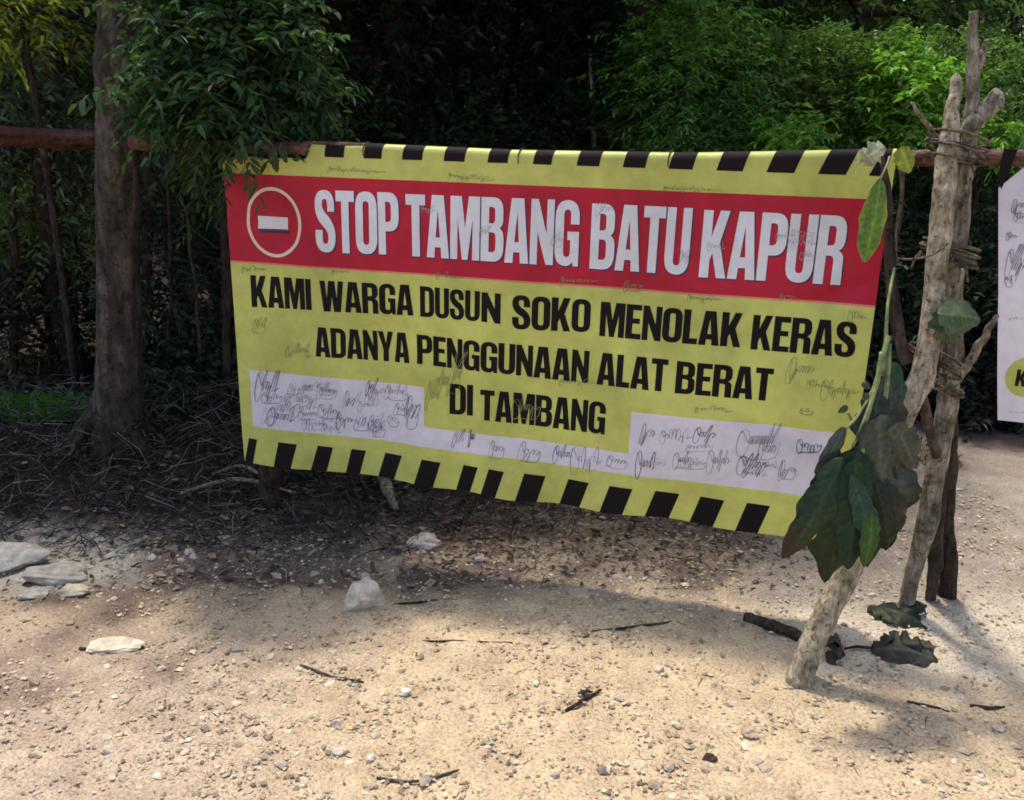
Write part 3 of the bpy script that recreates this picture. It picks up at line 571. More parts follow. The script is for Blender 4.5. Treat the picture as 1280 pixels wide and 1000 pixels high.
def wrinkle(u, v):
    k = np.clip((v + .07) / .3, 0, 1)
    w_ = .0085 * np.sin(2.1 * u + .6) * np.clip(v * 1.5, 0, 1) * 2 + .0065 * np.sin(9 * u + 2.5 * v) * k + .0040 * np.sin(5 * v + 3 * u + 1) * k + .0016 * np.sin(21 * u - 6 * v) * k
    w_ += .010 * np.sin(14 * u + 1) * np.clip((v - .95) / .25, 0, 1) ** 2
    w_ += .004 * np.exp(-((v - .55 - .12 * u) / .03) ** 2) * np.sin(3 * u) + .004 * np.exp(-((u - 1.22) / .02) ** 2) * np.clip(v, 0, 1) + .008 * np.exp(-((v - .25 - .5 * (2.4 - u)) / .03) ** 2) * sstep(1.7, 2.3, u) + .006 * np.exp(-((v - .9 + .4 * (2.4 - u)) / .025) ** 2) * sstep(1.5, 2.3, u) + .006 * np.exp(-((v - .12 - .45 * u) / .03) ** 2) * sstep(.8, .1, u) + .005 * np.exp(-((u - .62 - .1 * v) / .018) ** 2) * k
    return w_
def surf(u, v, off=0.0):
    u = np.asarray(u, float); v = np.asarray(v, float); vt, r = fold(u)
    v2 = v + .006 * np.sin(6 * u + 1) * np.clip((v - 1.0) / .2, 0, 1) + .004 * np.sin(17 * u) * np.clip((v - 1.0) / .2, 0, 1)
    e = np.clip(vt - v, 0, None); ang = np.minimum(e / r, math.pi); rest = e - ang * r
    ro = r + off; dn = r - ro * np.cos(ang)           # depth behind the front plane
    vv = np.where(e > 0, vt - ro * np.sin(ang) + rest, v2)
    dn = dn + rest * .22 + np.where(rest > 0, .012 * (1 - k_left(u)), 0)
    depth = np.where(e > 0, dn, -off) + wrinkle(u, v) * np.where(e > 0, 0, 1)
    return BO + u[..., None] * eu + vv[..., None] * ev + depth[..., None] * en
banner = thing('protest_banner', tuple(surf(np.array(1.2), np.array(1.188))), 'large yellow and red vinyl banner refusing limestone mining, hung on the pole', 'banner')
V_RED0, V_RED1, V_P, V_S, V_PB, V_ST, V_END = 0.0, .337, .781, .942, 1.025, 1.078, 1.188
UL1 = float(uv(312, 500)[0]); UL2 = float(uv(528, 510)[0]); UR1 = float(uv(788, 545)[0]); UR2 = 2.325
ug_ = np.unique(np.round(np.concatenate([np.arange(0, WB + .01, .016), [UL1, UL2, UR1, UR2, WB, U0 - .015, U0, U0 + .02]]), 5))
vg_ = np.unique(np.round(np.concatenate([np.arange(-.36, 0, .007), np.arange(0, V_END, .016), [V_RED0, V_RED1, V_RED1 + .007, V_P, V_S, V_PB, V_END]]), 5))
Ug, Vg = np.meshgrid(ug_, vg_, indexing='ij'); Pg = surf(Ug, Vg); ni, nj = Ug.shape; idx = np.arange(ni * nj).reshape(ni, nj)
Fb = np.stack([idx[:-1, :-1], idx[:-1, 1:], idx[1:, 1:], idx[1:, :-1]], -1).reshape(-1, 4)
uc = ((Ug[:-1, :-1] + Ug[1:, 1:]) / 2).ravel(); vc = ((Vg[:-1, :-1] + Vg[1:, 1:]) / 2).ravel()
mi = np.zeros(len(uc), int); mi[(vc > V_RED0) & (vc < V_RED1)] = 1
wp = ((uc > UL1) & (uc < UL2) & (vc > V_P) & (vc < V_PB)) | ((uc > UL2 - .01) & (uc < UR1) & (vc > V_S) & (vc < V_PB)) | ((uc > UR1) & (uc < UR2) & (vc > V_P) & (vc < V_PB)); mi[wp] = 2
mi[(vc > V_RED1) & (vc < V_RED1 + .007)] = 3
np_mesh('sheet', Pg.reshape(-1, 3), Fb, None, banner, mats=[M_yellow, M_red, M_white, M_edge], mi=mi)

# flat print laid on the sheet: polygons in banner coordinates cut by a grid, then mapped to the surface
def decal(name, polys, mat, off, parent=banner, sf=surf, cut=.032, fine_top=False, label=None):
    bm = bmesh.new()
    for outer, holes in polys:
        loops = [[Vector((p[0], p[1], 0)) for p in L] for L in [outer] + list(holes)]
        flat = [v for L in loops for v in L]; tris = geometry.tessellate_polygon(loops); vs_ = [bm.verts.new(v) for v in flat]
        for t3 in tris:
            try: bm.faces.new([vs_[i] for i in t3])
            except ValueError: pass
    def bis(ax, vals):
        for c in vals:
            co = (c, 0, 0) if ax == 0 else (0, c, 0); no = (1, 0, 0) if ax == 0 else (0, 1, 0)
            bmesh.ops.bisect_plane(bm, geom=bm.verts[:] + bm.edges[:] + bm.faces[:], plane_co=co, plane_no=no)
    A = np.array([v.co[:2] for v in bm.verts]); lo = A.min(0); hi = A.max(0)
    bis(0, np.arange(math.floor(lo[0] / cut) * cut + cut, hi[0], cut)); bis(1, np.arange(math.floor(lo[1] / cut) * cut + cut, min(hi[1], 9), cut if not fine_top else .007))
    A = np.array([v.co[:2] for v in bm.verts]); P = sf(A[:, 0], A[:, 1], off)
    for v, p in zip(bm.verts, P): v.co = p
    for fa in bm.faces: fa.smooth = True
    me = bpy.data.meshes.new(name); bm.to_mesh(me); bm.free(); me.materials.append(mat); o = link(name, me, parent)
    if label: o['label'] = label
    return o

# heavy condensed capitals (unit height, y up)
def path(*a):
    out = [];
    for s in a:
        if len(s) == 2: out.append(s)
        else:
            p0 = out[-1]; cx, cy, ex, ey = s
            for k in range(1, 7):
                t = k / 6; out.append(((1 - t) ** 2 * p0[0] + 2 * t * (1 - t) * cx + t * t * ex, (1 - t) ** 2 * p0[1] + 2 * t * (1 - t) * cy + t * t * ey))
    return out
cnt = lambda x0, x1, y0, y1, r=.08: path((x0 + r, y0), (x1 - r, y0), (x1, y0, x1, y0 + r), (x1, y1 - r), (x1, y1, x1 - r, y1), (x0 + r, y1), (x0, y1, x0, y1 - r), (x0, y0 + r), (x0, y0, x0 + r - .001, y0))[:-1]
dcn = lambda y0, y1, x1=.36, r=.08: path((.2, y0), (x1 - r, y0), (x1, y0, x1, y0 + r), (x1, y1 - r), (x1, y1, x1 - r, y1), (.2, y1))
G = {
 'I': (.2, [(0, 0), (0, 1), (.2, 1), (.2, 0)], []),
 'T': (.50, [(0, 1), (.5, 1), (.5, .83), (.35, .83), (.35, 0), (.15, 0), (.15, .83), (0, .83)], []),
 'L': (.42, [(0, 0), (0, 1), (.2, 1), (.2, .17), (.42, .17), (.42, 0)], []),
 'E': (.46, [(0, 0), (0, 1), (.45, 1), (.45, .84), (.2, .84), (.2, .6), (.41, .6), (.41, .45), (.2, .45), (.2, .16), (.46, .16), (.46, 0)], []),
 'A': (.58, [(0, 0), (.14, 1), (.44, 1), (.58, 0), (.38, 0), (.365, .17), (.215, .17), (.2, 0)], [[(.235, .33), (.345, .33), (.29, .78)]]),
 'K': (.57, [(0, 0), (0, 1), (.2, 1), (.2, .6), (.35, 1), (.55, 1), (.39, .53), (.57, 0), (.37, 0), (.25, .37), (.2, .27), (.2, 0)], []),
 'M': (.74, [(0, 0), (0, 1), (.28, 1), (.37, .5), (.46, 1), (.74, 1), (.74, 0), (.56, 0), (.56, .65), (.44, 0), (.30, 0), (.18, .65), (.18, 0)], []),
 'N': (.55, [(0, 0), (0, 1), (.17, 1), (.38, .48), (.38, 1), (.55, 1), (.55, 0), (.38, 0), (.17, .5), (.17, 0)], []),
 'W': (.84, [(0, 1), (.12, 0), (.36, 0), (.42, .5), (.48, 0), (.72, 0), (.84, 1), (.65, 1), (.595, .42), (.53, 1), (.31, 1), (.245, .42), (.19, 1)], []),
 'Y': (.56, [(0, 1), (.2, 1), (.28, .6), (.36, 1), (.56, 1), (.38, .38), (.38, 0), (.18, 0), (.18, .38)], []),
 'O': (.56, cnt(0, .56, 0, 1, .26), [cnt(.2, .36, .15, .85)]),
 'U': (.56, path((0, 1), (0, .26), (0, 0, .28, 0), (.56, 0, .56, .26), (.56, 1), (.36, 1), (.36, .22), (.36, .14, .28, .14), (.2, .14, .2, .22), (.2, 1)), []),
 'P': (.55, path((0, 0), (0, 1), (.3, 1), (.55, 1, .55, .76), (.55, .62), (.55, .38, .3, .38), (.2, .38), (.2, 0)), [dcn(.53, .85, .35)]),
 'B': (.57, path((0, 0), (0, 1), (.3, 1), (.55, 1, .55, .78), (.55, .67), (.55, .56, .46, .53), (.57, .49, .57, .36), (.57, .24), (.57, 0, .3, 0)), [dcn(.6, .85, .35, .07), dcn(.15, .46, .37)]),
 'R': (.56, path((0, 0), (0, 1), (.3, 1), (.55, 1, .55, .78), (.55, .68), (.55, .54, .44, .5), (.55, .46, .55, .36), (.56, 0), (.36, 0), (.36, .34), (.36, .42, .28, .42), (.2, .42), (.2, 0)), [dcn(.57, .85, .35, .07)]),
 'D': (.56, path((0, 0), (0, 1), (.28, 1), (.56, 1, .56, .74), (.56, .26), (.56, 0, .28, 0)), [dcn(.15, .85)]),
 'G': (.56, path((.56, .64), (.36, .64), (.36, .78), (.36, .86, .28, .86), (.2, .86, .2, .78), (.2, .22), (.2, .14, .28, .14), (.36, .14, .36, .22), (.36, .40), (.29, .40), (.29, .53), (.56, .53), (.56, 0), (.44, 0), (.42, .07), (.36, -.01, .24, 0), (0, 0, 0, .26), (0, .74), (0, 1, .28, 1), (.56, 1, .56, .74)), []),
 'S': (.56, path((.54, .66), (.35, .66), (.35, .78), (.35, .86, .28, .86), (.2, .86, .2, .77), (.2, .68, .33, .61), (.56, .47, .56, .27), (.56, 0, .28, 0), (0, 0, 0, .26), (0, .36), (.2, .36), (.2, .22), (.2, .14, .28, .14), (.36, .14, .36, .24), (.36, .34, .24, .41), (0, .54, 0, .76), (0, 1, .28, 1), (.54, 1, .54, .76)), []),
}
def word_polys(txt, xl, yl0, yl1, xr, yr0, yr1, gap=.032, dx=0, dy=0, grow=0):
    a = uv(xl, yl0); b = uv(xl, yl1); c = uv(xr, yr0); d = uv(xr, yr1)
    u0 = (a[0] + b[0]) / 2; u1 = (c[0] + d[0]) / 2
    W = sum(G[ch][0] for ch in txt) + gap * (len(txt) - 1); x = 0; out = []
    def mp(p):
        k = p[0] / W; top = a[1] * (1 - k) + c[1] * k; bot = b[1] * (1 - k) + d[1] * k
        return (u0 + (u1 - u0) * k + dx, bot + (top - bot) * p[1] + dy)
    for ch in txt:
        w_, o_, hs = G[ch]
        def sh(L):
            c0 = (w_ / 2, .5); return [mp((x + q[0] + (grow if q[0] > c0[0] else -grow) * .9, q[1] + (grow if q[1] > .5 else -grow) * .5)) for q in L]
        out.append((sh(o_) if grow else [mp((x + q[0], q[1])) for q in o_], [[mp((x + q[0], q[1])) for q in h] for h in hs])); x += w_ + gap
    return out
title = [('STOP', 394, 237, 315, 498, 241, 319), ('TAMBANG', 507, 242.5, 320, 724, 250.5, 333.5), ('BATU', 738.5, 254, 336, 863, 260, 344), ('KAPUR', 877, 262, 346, 1056, 270, 357)]
body = [('KAMI', 312, 344.5, 384, 389, 349, 387.5), ('WARGA', 400, 350.5, 389, 515, 357, 395.5), ('DUSU', 523.5, 358, 396.5, 600, 364, 402), ('N', 602, 365, 402, 626, 367, 405), ('SOKO', 640.5, 368, 411.5, 738, 375, 416), ('MENOLAK', 750, 377, 420, 927.5, 391, 433.5), ('KERAS', 940, 393, 436, 1070, 402, 446.5),
 ('ADANYA', 393, 409, 446, 509.5, 417.5, 455.5), ('PENGGUNAAN', 519, 419, 456, 736, 439, 479), ('ALAT', 747, 440, 480, 835, 448, 488), ('BERAT', 845.5, 449.5, 489.5, 965.5, 460, 500.5),
 ('DI', 561, 480, 518, 591, 481.5, 520), ('TAMBANG', 600, 487, 525, 757.5, 502, 542)]
for w_ in title:
    decal('word_outline', word_polys(*w_, dx=.0032, dy=.0035, grow=.012), M_navy, .0009)
    decal('word', word_polys(*w_), M_title, .0017, label='white heading word ' + w_[0])
for w_ in body:
    decal('word', word_polys(*w_), M_black, .0012)
# no-entry sign: ring and bar
c0 = uv(341, 278); cx0, cx1 = uv(306, 278)[0], uv(376, 278)[0]; cy0, cy1 = uv(341, 234)[1], uv(341, 322)[1]
ax_, by_ = (cx1 - cx0) / 2, (cy1 - cy0) / 2; cc0 = ((cx0 + cx1) / 2, (cy0 + cy1) / 2)
ell = lambda k: [(cc0[0] + (ax_ - k) * math.cos(a), cc0[1] + (by_ - k) * math.sin(a)) for a in np.linspace(0, 2 * math.pi, 64, endpoint=False)]
decal('sign_ring', [(ell(0), [ell(.0125)])], M_ringp, .0010)
q = lambda *P: [tuple(uv(*p)) for p in P]
decal('sign_bar', [(q((320, 270), (359, 272), (359, 287), (320, 286)), [])], M_title, .0011)
decal('sign_bar_shade', [(q((322, 287.5), (361, 288.5), (361, 293), (322, 291)), [])], M_navy, .0010)
# hazard stripes
for x0, x1 in [(305, 318), (343, 369), (391, 412), (432, 453), (475, 499), (522, 549), (575, 596), (607, 629), (651, 681), (707, 736), (759, 791), (816, 849), (872, 905), (930, 962)]:
    ym = np.interp(x0, [305, 960], [552, 630]); a = uv(x0 + 4, ym)[0]; b = uv(x1 + 1, ym)[0]; sl_ = .032 if x0 > 320 else .03
    P = [(a, V_ST), (b, V_ST + .002), (b - sl_, V_END), (max(a - sl_, .001), V_END)]
    decal('hazard_stripe', [(P, [])], M_black, .0011)
for x0, x1 in [(406, 430), (455, 477), (503, 528), (555, 581), (610, 635), (667, 690), (722, 750), (780, 808), (838, 868), (899, 932), (963, 998), (1029, 1064), (1094, 1113)]:
    a = uv(x0, 205)[0]; b = uv(x1, 205)[0]; k = np.interp(x0, [400, 800, 1100], [0, .25, 1]) * .05; b = min(b, WB - .003)
    decal('hazard_stripe', [([(a - k * .3, -.072), (b - k * .3, -.072), (min(b + k + .02, WB - .002), -.26), (a + k + .02, -.26)], [])], M_black, .0011, fine_top=True)

# handwriting
def scribble(x, y, w_, h, seed, slope=.08, wd=1.3, loops=None):
    """a quick signature: one large first loop, then small joined letters of uneven height, ending in a stroke"""
    r_ = random.Random(seed); n = max(3, int(w_ / r_.uniform(3.2, 5.5))); slope += r_.uniform(-.12, .05); P = []
    lean = r_.uniform(.15, .6); cap = h * r_.uniform(.5, .75); cw = min(w_ * .3, h * .5)
    for k in range(14):                                   # capital
        a = -2.4 + k / 13 * 6.6; P.append((x + cw * .5 + cw * .55 * math.cos(a) - lean * cap * .5 * math.sin(a), y + cap * math.sin(a)))
    x0 = x + cw; wl = (w_ - cw) / n
    for q in range(n):
        kind = r_.random(); am = h * (.16 if kind < .62 else (.48 if kind < .85 else .34)); off = -am * .6 if kind < .85 else am * .7
        rx = wl * r_.uniform(.25, .6) * (1 if kind < .62 else .6)
        for k in range(8):
            a = 2.6 + k / 8 * 6.28; yy = off + am * math.sin(a)
            P.append((x0 + wl * (q + k / 8) + rx * math.cos(a) - lean * yy, y + slope * (x0 - x + wl * q) + yy))
    e = P[-1]; fl = r_.random()
    P += [(e[0] + w_ * .10, e[1] - h * .1), (e[0] + w_ * .22, e[1] - h * .18)]
    if fl < .35: P += [(e[0] + w_ * .05, e[1] + h * .45), (e[0] - w_ * .5, e[1] + h * .5), (x + w_ * .1, y + h * .52)]
    A, _ = resample([(a, b, 0) for a, b in P], np.ones(len(P)), len(P) * 3)
    pts = np.array([uv(a[0], a[1]) for a in A]); d = np.gradient(pts, axis=0); nn = nrm(np.stack([-d[:, 1], d[:, 0]], -1))
    return pts, nn * (wd * .00105 * (.8 + .3 * np.sin(np.arange(len(pts)) * .13 + seed)))[:, None]
def ribbons(name, items, mat, off0, sf=surf, parent=banner):
    for pts, nn in items:
        g = Geo()
        A = pts + nn; B = pts - nn; n = len(pts); o_ = off0 + np.linspace(0, .0005, n)
        V = np.concatenate([sf(A[:, 0], A[:, 1], o_), sf(B[:, 0], B[:, 1], o_)]); i = np.arange(n - 1)
        g.add(V, np.stack([i, i + 1, i + n + 1, i + n], -1))
        g.build(name, mat, parent, smooth=False)
L = []
spots = [(318, 484, 26, 22), (326, 498, 22, 10), (352, 506, 12, 10), (333, 522, 30, 16), (372, 520, 20, 8), (396, 515, 22, 10), (418, 528, 18, 12), (440, 533, 16, 10), (458, 530, 14, 12), (455, 487, 10, 14), (478, 492, 26, 10), (490, 514, 16, 8), (505, 510, 20, 20), (398, 490, 16, 6), (566, 550, 12, 14), (586, 548, 6, 16), (612, 562, 16, 14), (648, 566, 24, 14), (692, 568, 20, 14), (714, 575, 34, 18), (760, 574, 22, 10), (796, 578, 22, 18),
 (802, 540, 16, 18), (826, 544, 34, 10), (868, 542, 24, 14), (922, 552, 46, 24), (948, 562, 20, 20), (996, 556, 26, 10), (842, 574, 22, 12), (884, 576, 26, 16), (922, 580, 34, 16), (974, 586, 18, 14), (928, 590, 26, 6)]
for i, s in enumerate(spots): L.append(scribble(s[0], s[1], s[2], s[3] * 1.3, seed=i + 3, wd=.85 + .5 * (i % 3 == 0)))
r_ = random.Random(4)
for i in range(24):
    xx = r_.choice([r_.uniform(316, 500), r_.uniform(316, 500), r_.uniform(800, 975)]); yb = np.interp(xx, [312, 528, 788, 1000], [478, 497, 528, 548]); L.append(scribble(xx, yb + r_.uniform(0, 50), r_.uniform(12, 30), r_.uniform(7, 15), seed=400 + i, wd=r_.uniform(.45, .85), slope=r_.uniform(-.15, .2)))
ribbons('signature', L, M_ink, .0021)
L = [scribble(x, y, w_, h, seed=90 + i, wd=1.0) for i, (x, y, w_, h) in enumerate([(315, 408, 14, 14), (356, 440, 30, 14), (532, 495, 12, 30), (548, 480, 10, 34), (300, 338, 26, 6), (984, 462, 30, 26), (1008, 480, 26, 10), (1026, 486, 40, 18), (1000, 512, 14, 6), (640, 512, 30, 22), (562, 470, 12, 40), (700, 352, 40, 8), (860, 372, 40, 8), (415, 340, 20, 4), (545, 345, 30, 8), (780, 358, 20, 10), (1060, 395, 20, 10), (410, 212, 60, 6), (560, 220, 50, 6), (830, 236, 60, 6), (700, 478, 40, 8), (870, 510, 40, 6), (975, 370, 20, 5)])]
ribbons('faded_signature', L, M_inkgrey, .0021)
L = [scribble(x, y, w_, h, seed=140 + i, wd=.8) for i, (x, y, w_, h) in enumerate([(970, 296, 20, 8), (985, 305, 30, 10), (990, 290, 24, 6), (884, 308, 20, 10), (745, 262, 20, 12), (850, 320, 12, 14), (525, 262, 16, 8), (600, 290, 12, 10), (690, 300, 12, 14), (1000, 320, 14, 10)])]
ribbons('scuff_mark', L, M_inkwhite, .0026)

# horizontal pole
def polept(u): return BO + u * eu + fold(max(u, .5))[0] * ev * .0 + (float(np.interp(u, [-3, 0, .37, 1.15, 1.75, 2.1, 2.35, 3.2], [-.11, -.10, -.098, -.088, -.096, -.112, -.125, -.155]))) * ev + .030 * en
us = [-.42, -.3, -.2, -.05, .2, .6, 1.15, 1.75, 2.1, 2.35, 2.8, 3.4, 4.2]
g = Geo(); g.add(*tube([polept(u) for u in us], [.030, .030, .029, .028, .026, .026, .026, .026, .026, .026, .026, .026, .025], 12, n=90, rough=.03, seed=5, knots=6))
V = np.concatenate(g.V); o0 = polept(1.2); g.V = [V - o0]; o = g.build('horizontal_pole', M_pole); o.location = tuple(o0)
tag(o, 'long reddish brown pole carrying the banners, tied to trunk and posts', 'pole')

g = Geo(); ra = at(-60, 166, 4.30); rb = at(215, 176, 4.32); g.add(*tube([ra, (ra + rb) / 2 - [0, 0, .01], rb], [.048, .047, .043], 12, n=50, rough=.03, seed=8, knots=4)); V = np.concatenate(g.V); g.V = [V - rb]
o = g.build('timber_rail', M_rail); o.location = tuple(rb); tag(o, 'dull red timber rail passing behind the brown trunk at the left edge', 'rail')
# twine and vine lashings
def lashing(label, c, R, axis_, turns=4, wd=.004, h=.05, tails=2, seed=0, name='twine_lashing', mat=None):
    r_ = np.random.default_rng(seed); c = np.asarray(c, float); ax = nrm(np.asarray(axis_, float)); a = nrm(np.cross(ax, [.3, 1, .1])); b = np.cross(a, ax)
    n = turns * 14; t = np.linspace(0, turns * 2 * math.pi, n); P = c + (np.cos(t)[:, None] * a + np.sin(t)[:, None] * b) * np.array([.66, 1.0, .8]) * (R * (1 + .04 * np.sin(t * 2.3) + .03 * r_.normal(0, 1, 1)))[:, None] + ax * ((np.linspace(-.5, .5, n) + .16 * np.sin(t * .7) + .28 * np.sin(t + .8)) * h)[:, None]
    g = Geo(); g.add(*tube(P - c, np.full(n, wd), 6, n=n)); 
    for k in range(tails):
        d = np.array([r_.uniform(-.6, .6), -.3, r_.uniform(-1., .2)]) * .06; s = P[k * 5] - c; g.add(*tube([s, s + d * .5 + [0, 0, .02], s + d], [wd, wd * .9, wd * .6], 6, n=10))
    o = g.build(name, mat or M_twine); o.location = tuple(c); return tag(o, label, 'rope', 'lashings on the posts')
lashing('vine lashing where the pole crosses the tied posts', at(1194, 188, 2.70), .112, (.15, .2, 1), 5, .0045, .07, 5, 1)
lashing('vine lashing halfway up the tied posts', at(1186, 318, 2.68), .108, (.1, .15, 1), 5, .005, .06, 5, 2)
lashing('vine lashing low on the leaning and forked posts', at(1168, 452, 2.66), .105, (.2, .1, 1), 4, .0045, .055, 4, 3)
lashing('vine lashing at the crotch of the forked post', at(1186, 486, 2.80), .062, (.1, .1, 1), 3, .005, .03, 2, 4)
def strand(name, label, L, mat=M_twine, cat='string', sides=6, n=None, seed=0, rough=0.0):
    g = Geo(); P = px_tube(g, L, sides, n=n or len(L) * 8, seed=seed, rough=rough); p0 = P[0].copy(); V = np.concatenate(g.V) - p0; g.V = [V]; o = g.build(name, mat); o.location = tuple(p0); return tag(o, label, cat)
strand('tie_string', 'pale string tied from the banner edge to the posts', [(1112, 322, 2.70, 3), (1140, 324, 2.62, 3), (1166, 318, 2.56, 3), (1185, 305, 2.58, 3)])
strand('tie_string', 'thin curved shoot hanging at the right banner corner', [(1122, 190, 2.62, 4), (1127, 240, 2.60, 4), (1120, 290, 2.62, 3), (1122, 330, 2.62, 2)], cat='vine')
strand('dry_stem', 'dry reddish brown stem hanging along the right banner edge', [(1100, 190, 2.66, 6), (1109, 240, 2.66, 9), (1111, 310, 2.66, 13), (1116, 370, 2.64, 15), (1124, 420, 2.62, 16), (1134, 455, 2.60, 12)], M_bark_brown, 'stem', 10, 40, 3, .12)
strand('dry_stem', 'thin twisted stem right of the dry brown stem', [(1130, 195, 2.66, 4), (1126, 260, 2.66, 5), (1117, 330, 2.65, 6), (1122, 400, 2.64, 5), (1112, 430, 2.62, 4)], M_bark_brown, 'stem', 8, 36, 4, .1)

# ------------------------------------------------------------------ broad leaves
def blade(base, tip, wd, col, face=(0, -1, .1), curl=.15, fold_=.25, wave=.06, seed=0, tipcol=None, edgecol=None, power=.75, sway=.0):
    """one broad leaf: midrib from base to tip, wavy margin, pinnate veins in relief and colour"""
    r_ = np.random.default_rng(seed); base = np.asarray(base, float); tip = np.asarray(tip, float); nl, nw = 40, 13
    D = tip - base; Ln = np.linalg.norm(D); D /= Ln; Nn = np.asarray(face, float); Nn = nrm(Nn - D * (Nn @ D)); S = np.cross(D, Nn)
    t = np.linspace(0, 1, nl)[:, None]; s = np.linspace(-1, 1, nw)[None]
    prof = np.sin(math.pi * np.clip(t, 0, 1) ** power) ** .62; prof[0] = .02; prof[-1] = .01
    ph = r_.uniform(0, 6.28, 4); edge = 1 + wave * 1.6 * np.sin(t * 19 + ph[0]) * np.abs(s) + wave * np.sin(t * 37 + ph[1] + s * 2) * np.abs(s)
    off = (s * wd / 2) * prof * edge
    vein = np.abs(((t * 9 - np.abs(s) * 1.6) % 1) - .5) * 2
    hgt = -fold_ * np.abs(off) + curl * Ln * np.sin(t * math.pi) * .5 - curl * Ln * t ** 2 * .5 + wave * wd * .7 * np.sin(t * 14 + ph[2] + s) * np.abs(s) ** 1.5 + (vein - .5) * wd * .012
    P = base + D * (t[..., None] * Ln) + S * (off + sway * wd * np.sin(t * math.pi))[..., None] + Nn * hgt[..., None]
    c = np.ones((nl, nw, 1)) * np.asarray(col, float); c *= 1 + .18 * r_.normal(0, 1, (nl, nw, 1)) * .5
    vm = (vein < .16)[..., None] * 1.0; mid = (np.abs(s) < .13)[..., None] * np.ones((nl, 1, 1)); c = c * (1 + .30 * vm + .6 * mid)
    if tipcol is not None: k = sstep(.6, .95, t + .1 * np.sin(s * 4))[..., None]; c = c * (1 - k) + np.asarray(tipcol) * k
    if edgecol is not None: k = sstep(.7, 1.0, np.abs(s) + .15 * np.sin(t * 11 + ph[3]))[..., None]; c = c * (1 - k) + np.asarray(edgecol) * k
    idx = np.arange(nl * nw).reshape(nl, nw); Fc = np.stack([idx[:-1, :-1], idx[:-1, 1:], idx[1:, 1:], idx[1:, :-1]], -1).reshape(-1, 4)
    return P.reshape(-1, 3), Fc, cl01(c.reshape(-1, 3))
def add_leaf(parent, bp, tp, wpx, col, label=None, name='leaf', **kw):
    b0 = at(*bp); t0 = at(*tp); g = Geo(); g.add(*blade(b0, t0, m_px(wpx, b0), col, **kw)); o = g.build(name, M_bigleaf, parent)
    if label: o['label'] = label
    return o
p0 = at(1104, 425, 2.45); br = thing('leafy_branch', p0, 'cut branch of big dark drooping leaves hanging on the leaning post', 'branch')
g = Geo()
for L in [[(1110, 420, 2.50, 6), (1098, 470, 2.44, 7), (1084, 520, 2.40, 7), (1078, 560, 2.38, 7), (1076, 600, 2.36, 6)],
          [(1102, 440, 2.46, 5), (1093, 490, 2.42, 5), (1078, 530, 2.39, 5), (1066, 560, 2.38, 4)],
          [(1112, 430, 2.50, 5), (1108, 490, 2.44, 6), (1098, 540, 2.40, 6), (1094, 580, 2.38, 5)],
          [(1095, 480, 2.43, 4), (1072, 520, 2.40, 4), (1058, 535, 2.39, 4), (1052, 548, 2.38, 3)],
          [(1099, 500, 2.43, 4), (1112, 520, 2.42, 4), (1118, 540, 2.42, 4)],
          [(1089, 500, 2.42, 4), (1070, 528, 2.41, 3), (1060, 516, 2.41, 3)],
          [(1103, 470, 2.45, 4), (1107, 425, 2.50, 5), (1110, 380, 2.56, 4), (1118, 335, 2.62, 3)]]: px_tube(g, L, 8, n=26, rough=.08)
gm, gt, gb = new_mat('green_stem'); gb.inputs['Base Color'].default_value = (.20, .24, .07, 1); gb.inputs['Roughness'].default_value = .6
gn = noise(gt, coords(gt), 30, 4); gt.links.new(ramp(gt, gn, [(.3, (.08, .10, .03)), (.7, (.27, .31, .10))]), gb.inputs['Base Color'])
g.build('stem', gm, br)
DG = (.013, .026, .013); DG2 = (.018, .036, .016)
add_leaf(br, (1096, 535, 2.44), (1110, 692, 2.44), 84, (.020, .024, .017), seed=1, wave=.10)
add_leaf(br, (1100, 520, 2.38), (1124, 664, 2.36), 96, (.065, .070, .050), 'dull olive leaf with lobed edge', seed=2, wave=.12, curl=.08, power=.85, sway=.12, edgecol=(.04, .045, .03))
add_leaf(br, (1090, 548, 2.385), (1088, 712, 2.35), 70, DG, seed=3, wave=.08, curl=.10)
add_leaf(br, (1072, 562, 2.36), (1034, 732, 2.32), 72, DG2, seed=4, wave=.09, curl=.12, power=.8, tipcol=(.020, .026, .016))
add_leaf(br, (1054, 572, 2.345), (982, 702, 2.29), 46, (.020, .040, .022), 'dark leaf with reddish brown curled tip', seed=5, wave=.05, curl=.16, power=.8, tipcol=(.040, .024, .018))
add_leaf(br, (1070, 575, 2.33), (1062, 715, 2.30), 50, (.016, .040, .020), seed=15, wave=.06, curl=.10)
add_leaf(br, (1064, 592, 2.31), (1096, 690, 2.28), 30, (.026, .060, .038), 'fresher blue green leaf in front', seed=6, wave=.05, curl=.10, power=1.1)
add_leaf(br, (1090, 640, 2.29), (1082, 712, 2.28), 24, (.045, .10, .022), 'greener leaf end', seed=7, wave=.05)
add_leaf(br, (1048, 560, 2.37), (1008, 640, 2.35), 26, (.022, .030, .018), seed=16, wave=.05)
add_leaf(br, (1104, 600, 2.36), (1128, 668, 2.37), 30, (.030, .034, .024), seed=17, wave=.1)
add_leaf(br, (1056, 534, 2.38), (1020, 594, 2.37), 20, (.060, .068, .060), seed=8, wave=.03)
add_leaf(br, (1114, 470, 2.46), (1104, 580, 2.40), 44, (.040, .044, .034), seed=9, wave=.08)
add_leaf(br, (1098, 490, 2.42), (1076, 596, 2.37), 46, (.026, .032, .024), seed=10, wave=.08)
add_leaf(br, (1116, 452, 2.52), (1112, 545, 2.50), 34, (.022, .070, .030), seed=11, wave=.05)
add_leaf(br, (1118, 530, 2.37), (1146, 588, 2.38), 40, (.070, .074, .056), seed=12, wave=.10)
add_leaf(br, (1094, 600, 2.35), (1114, 690, 2.37), 34, (.020, .030, .018), seed=13, wave=.14)
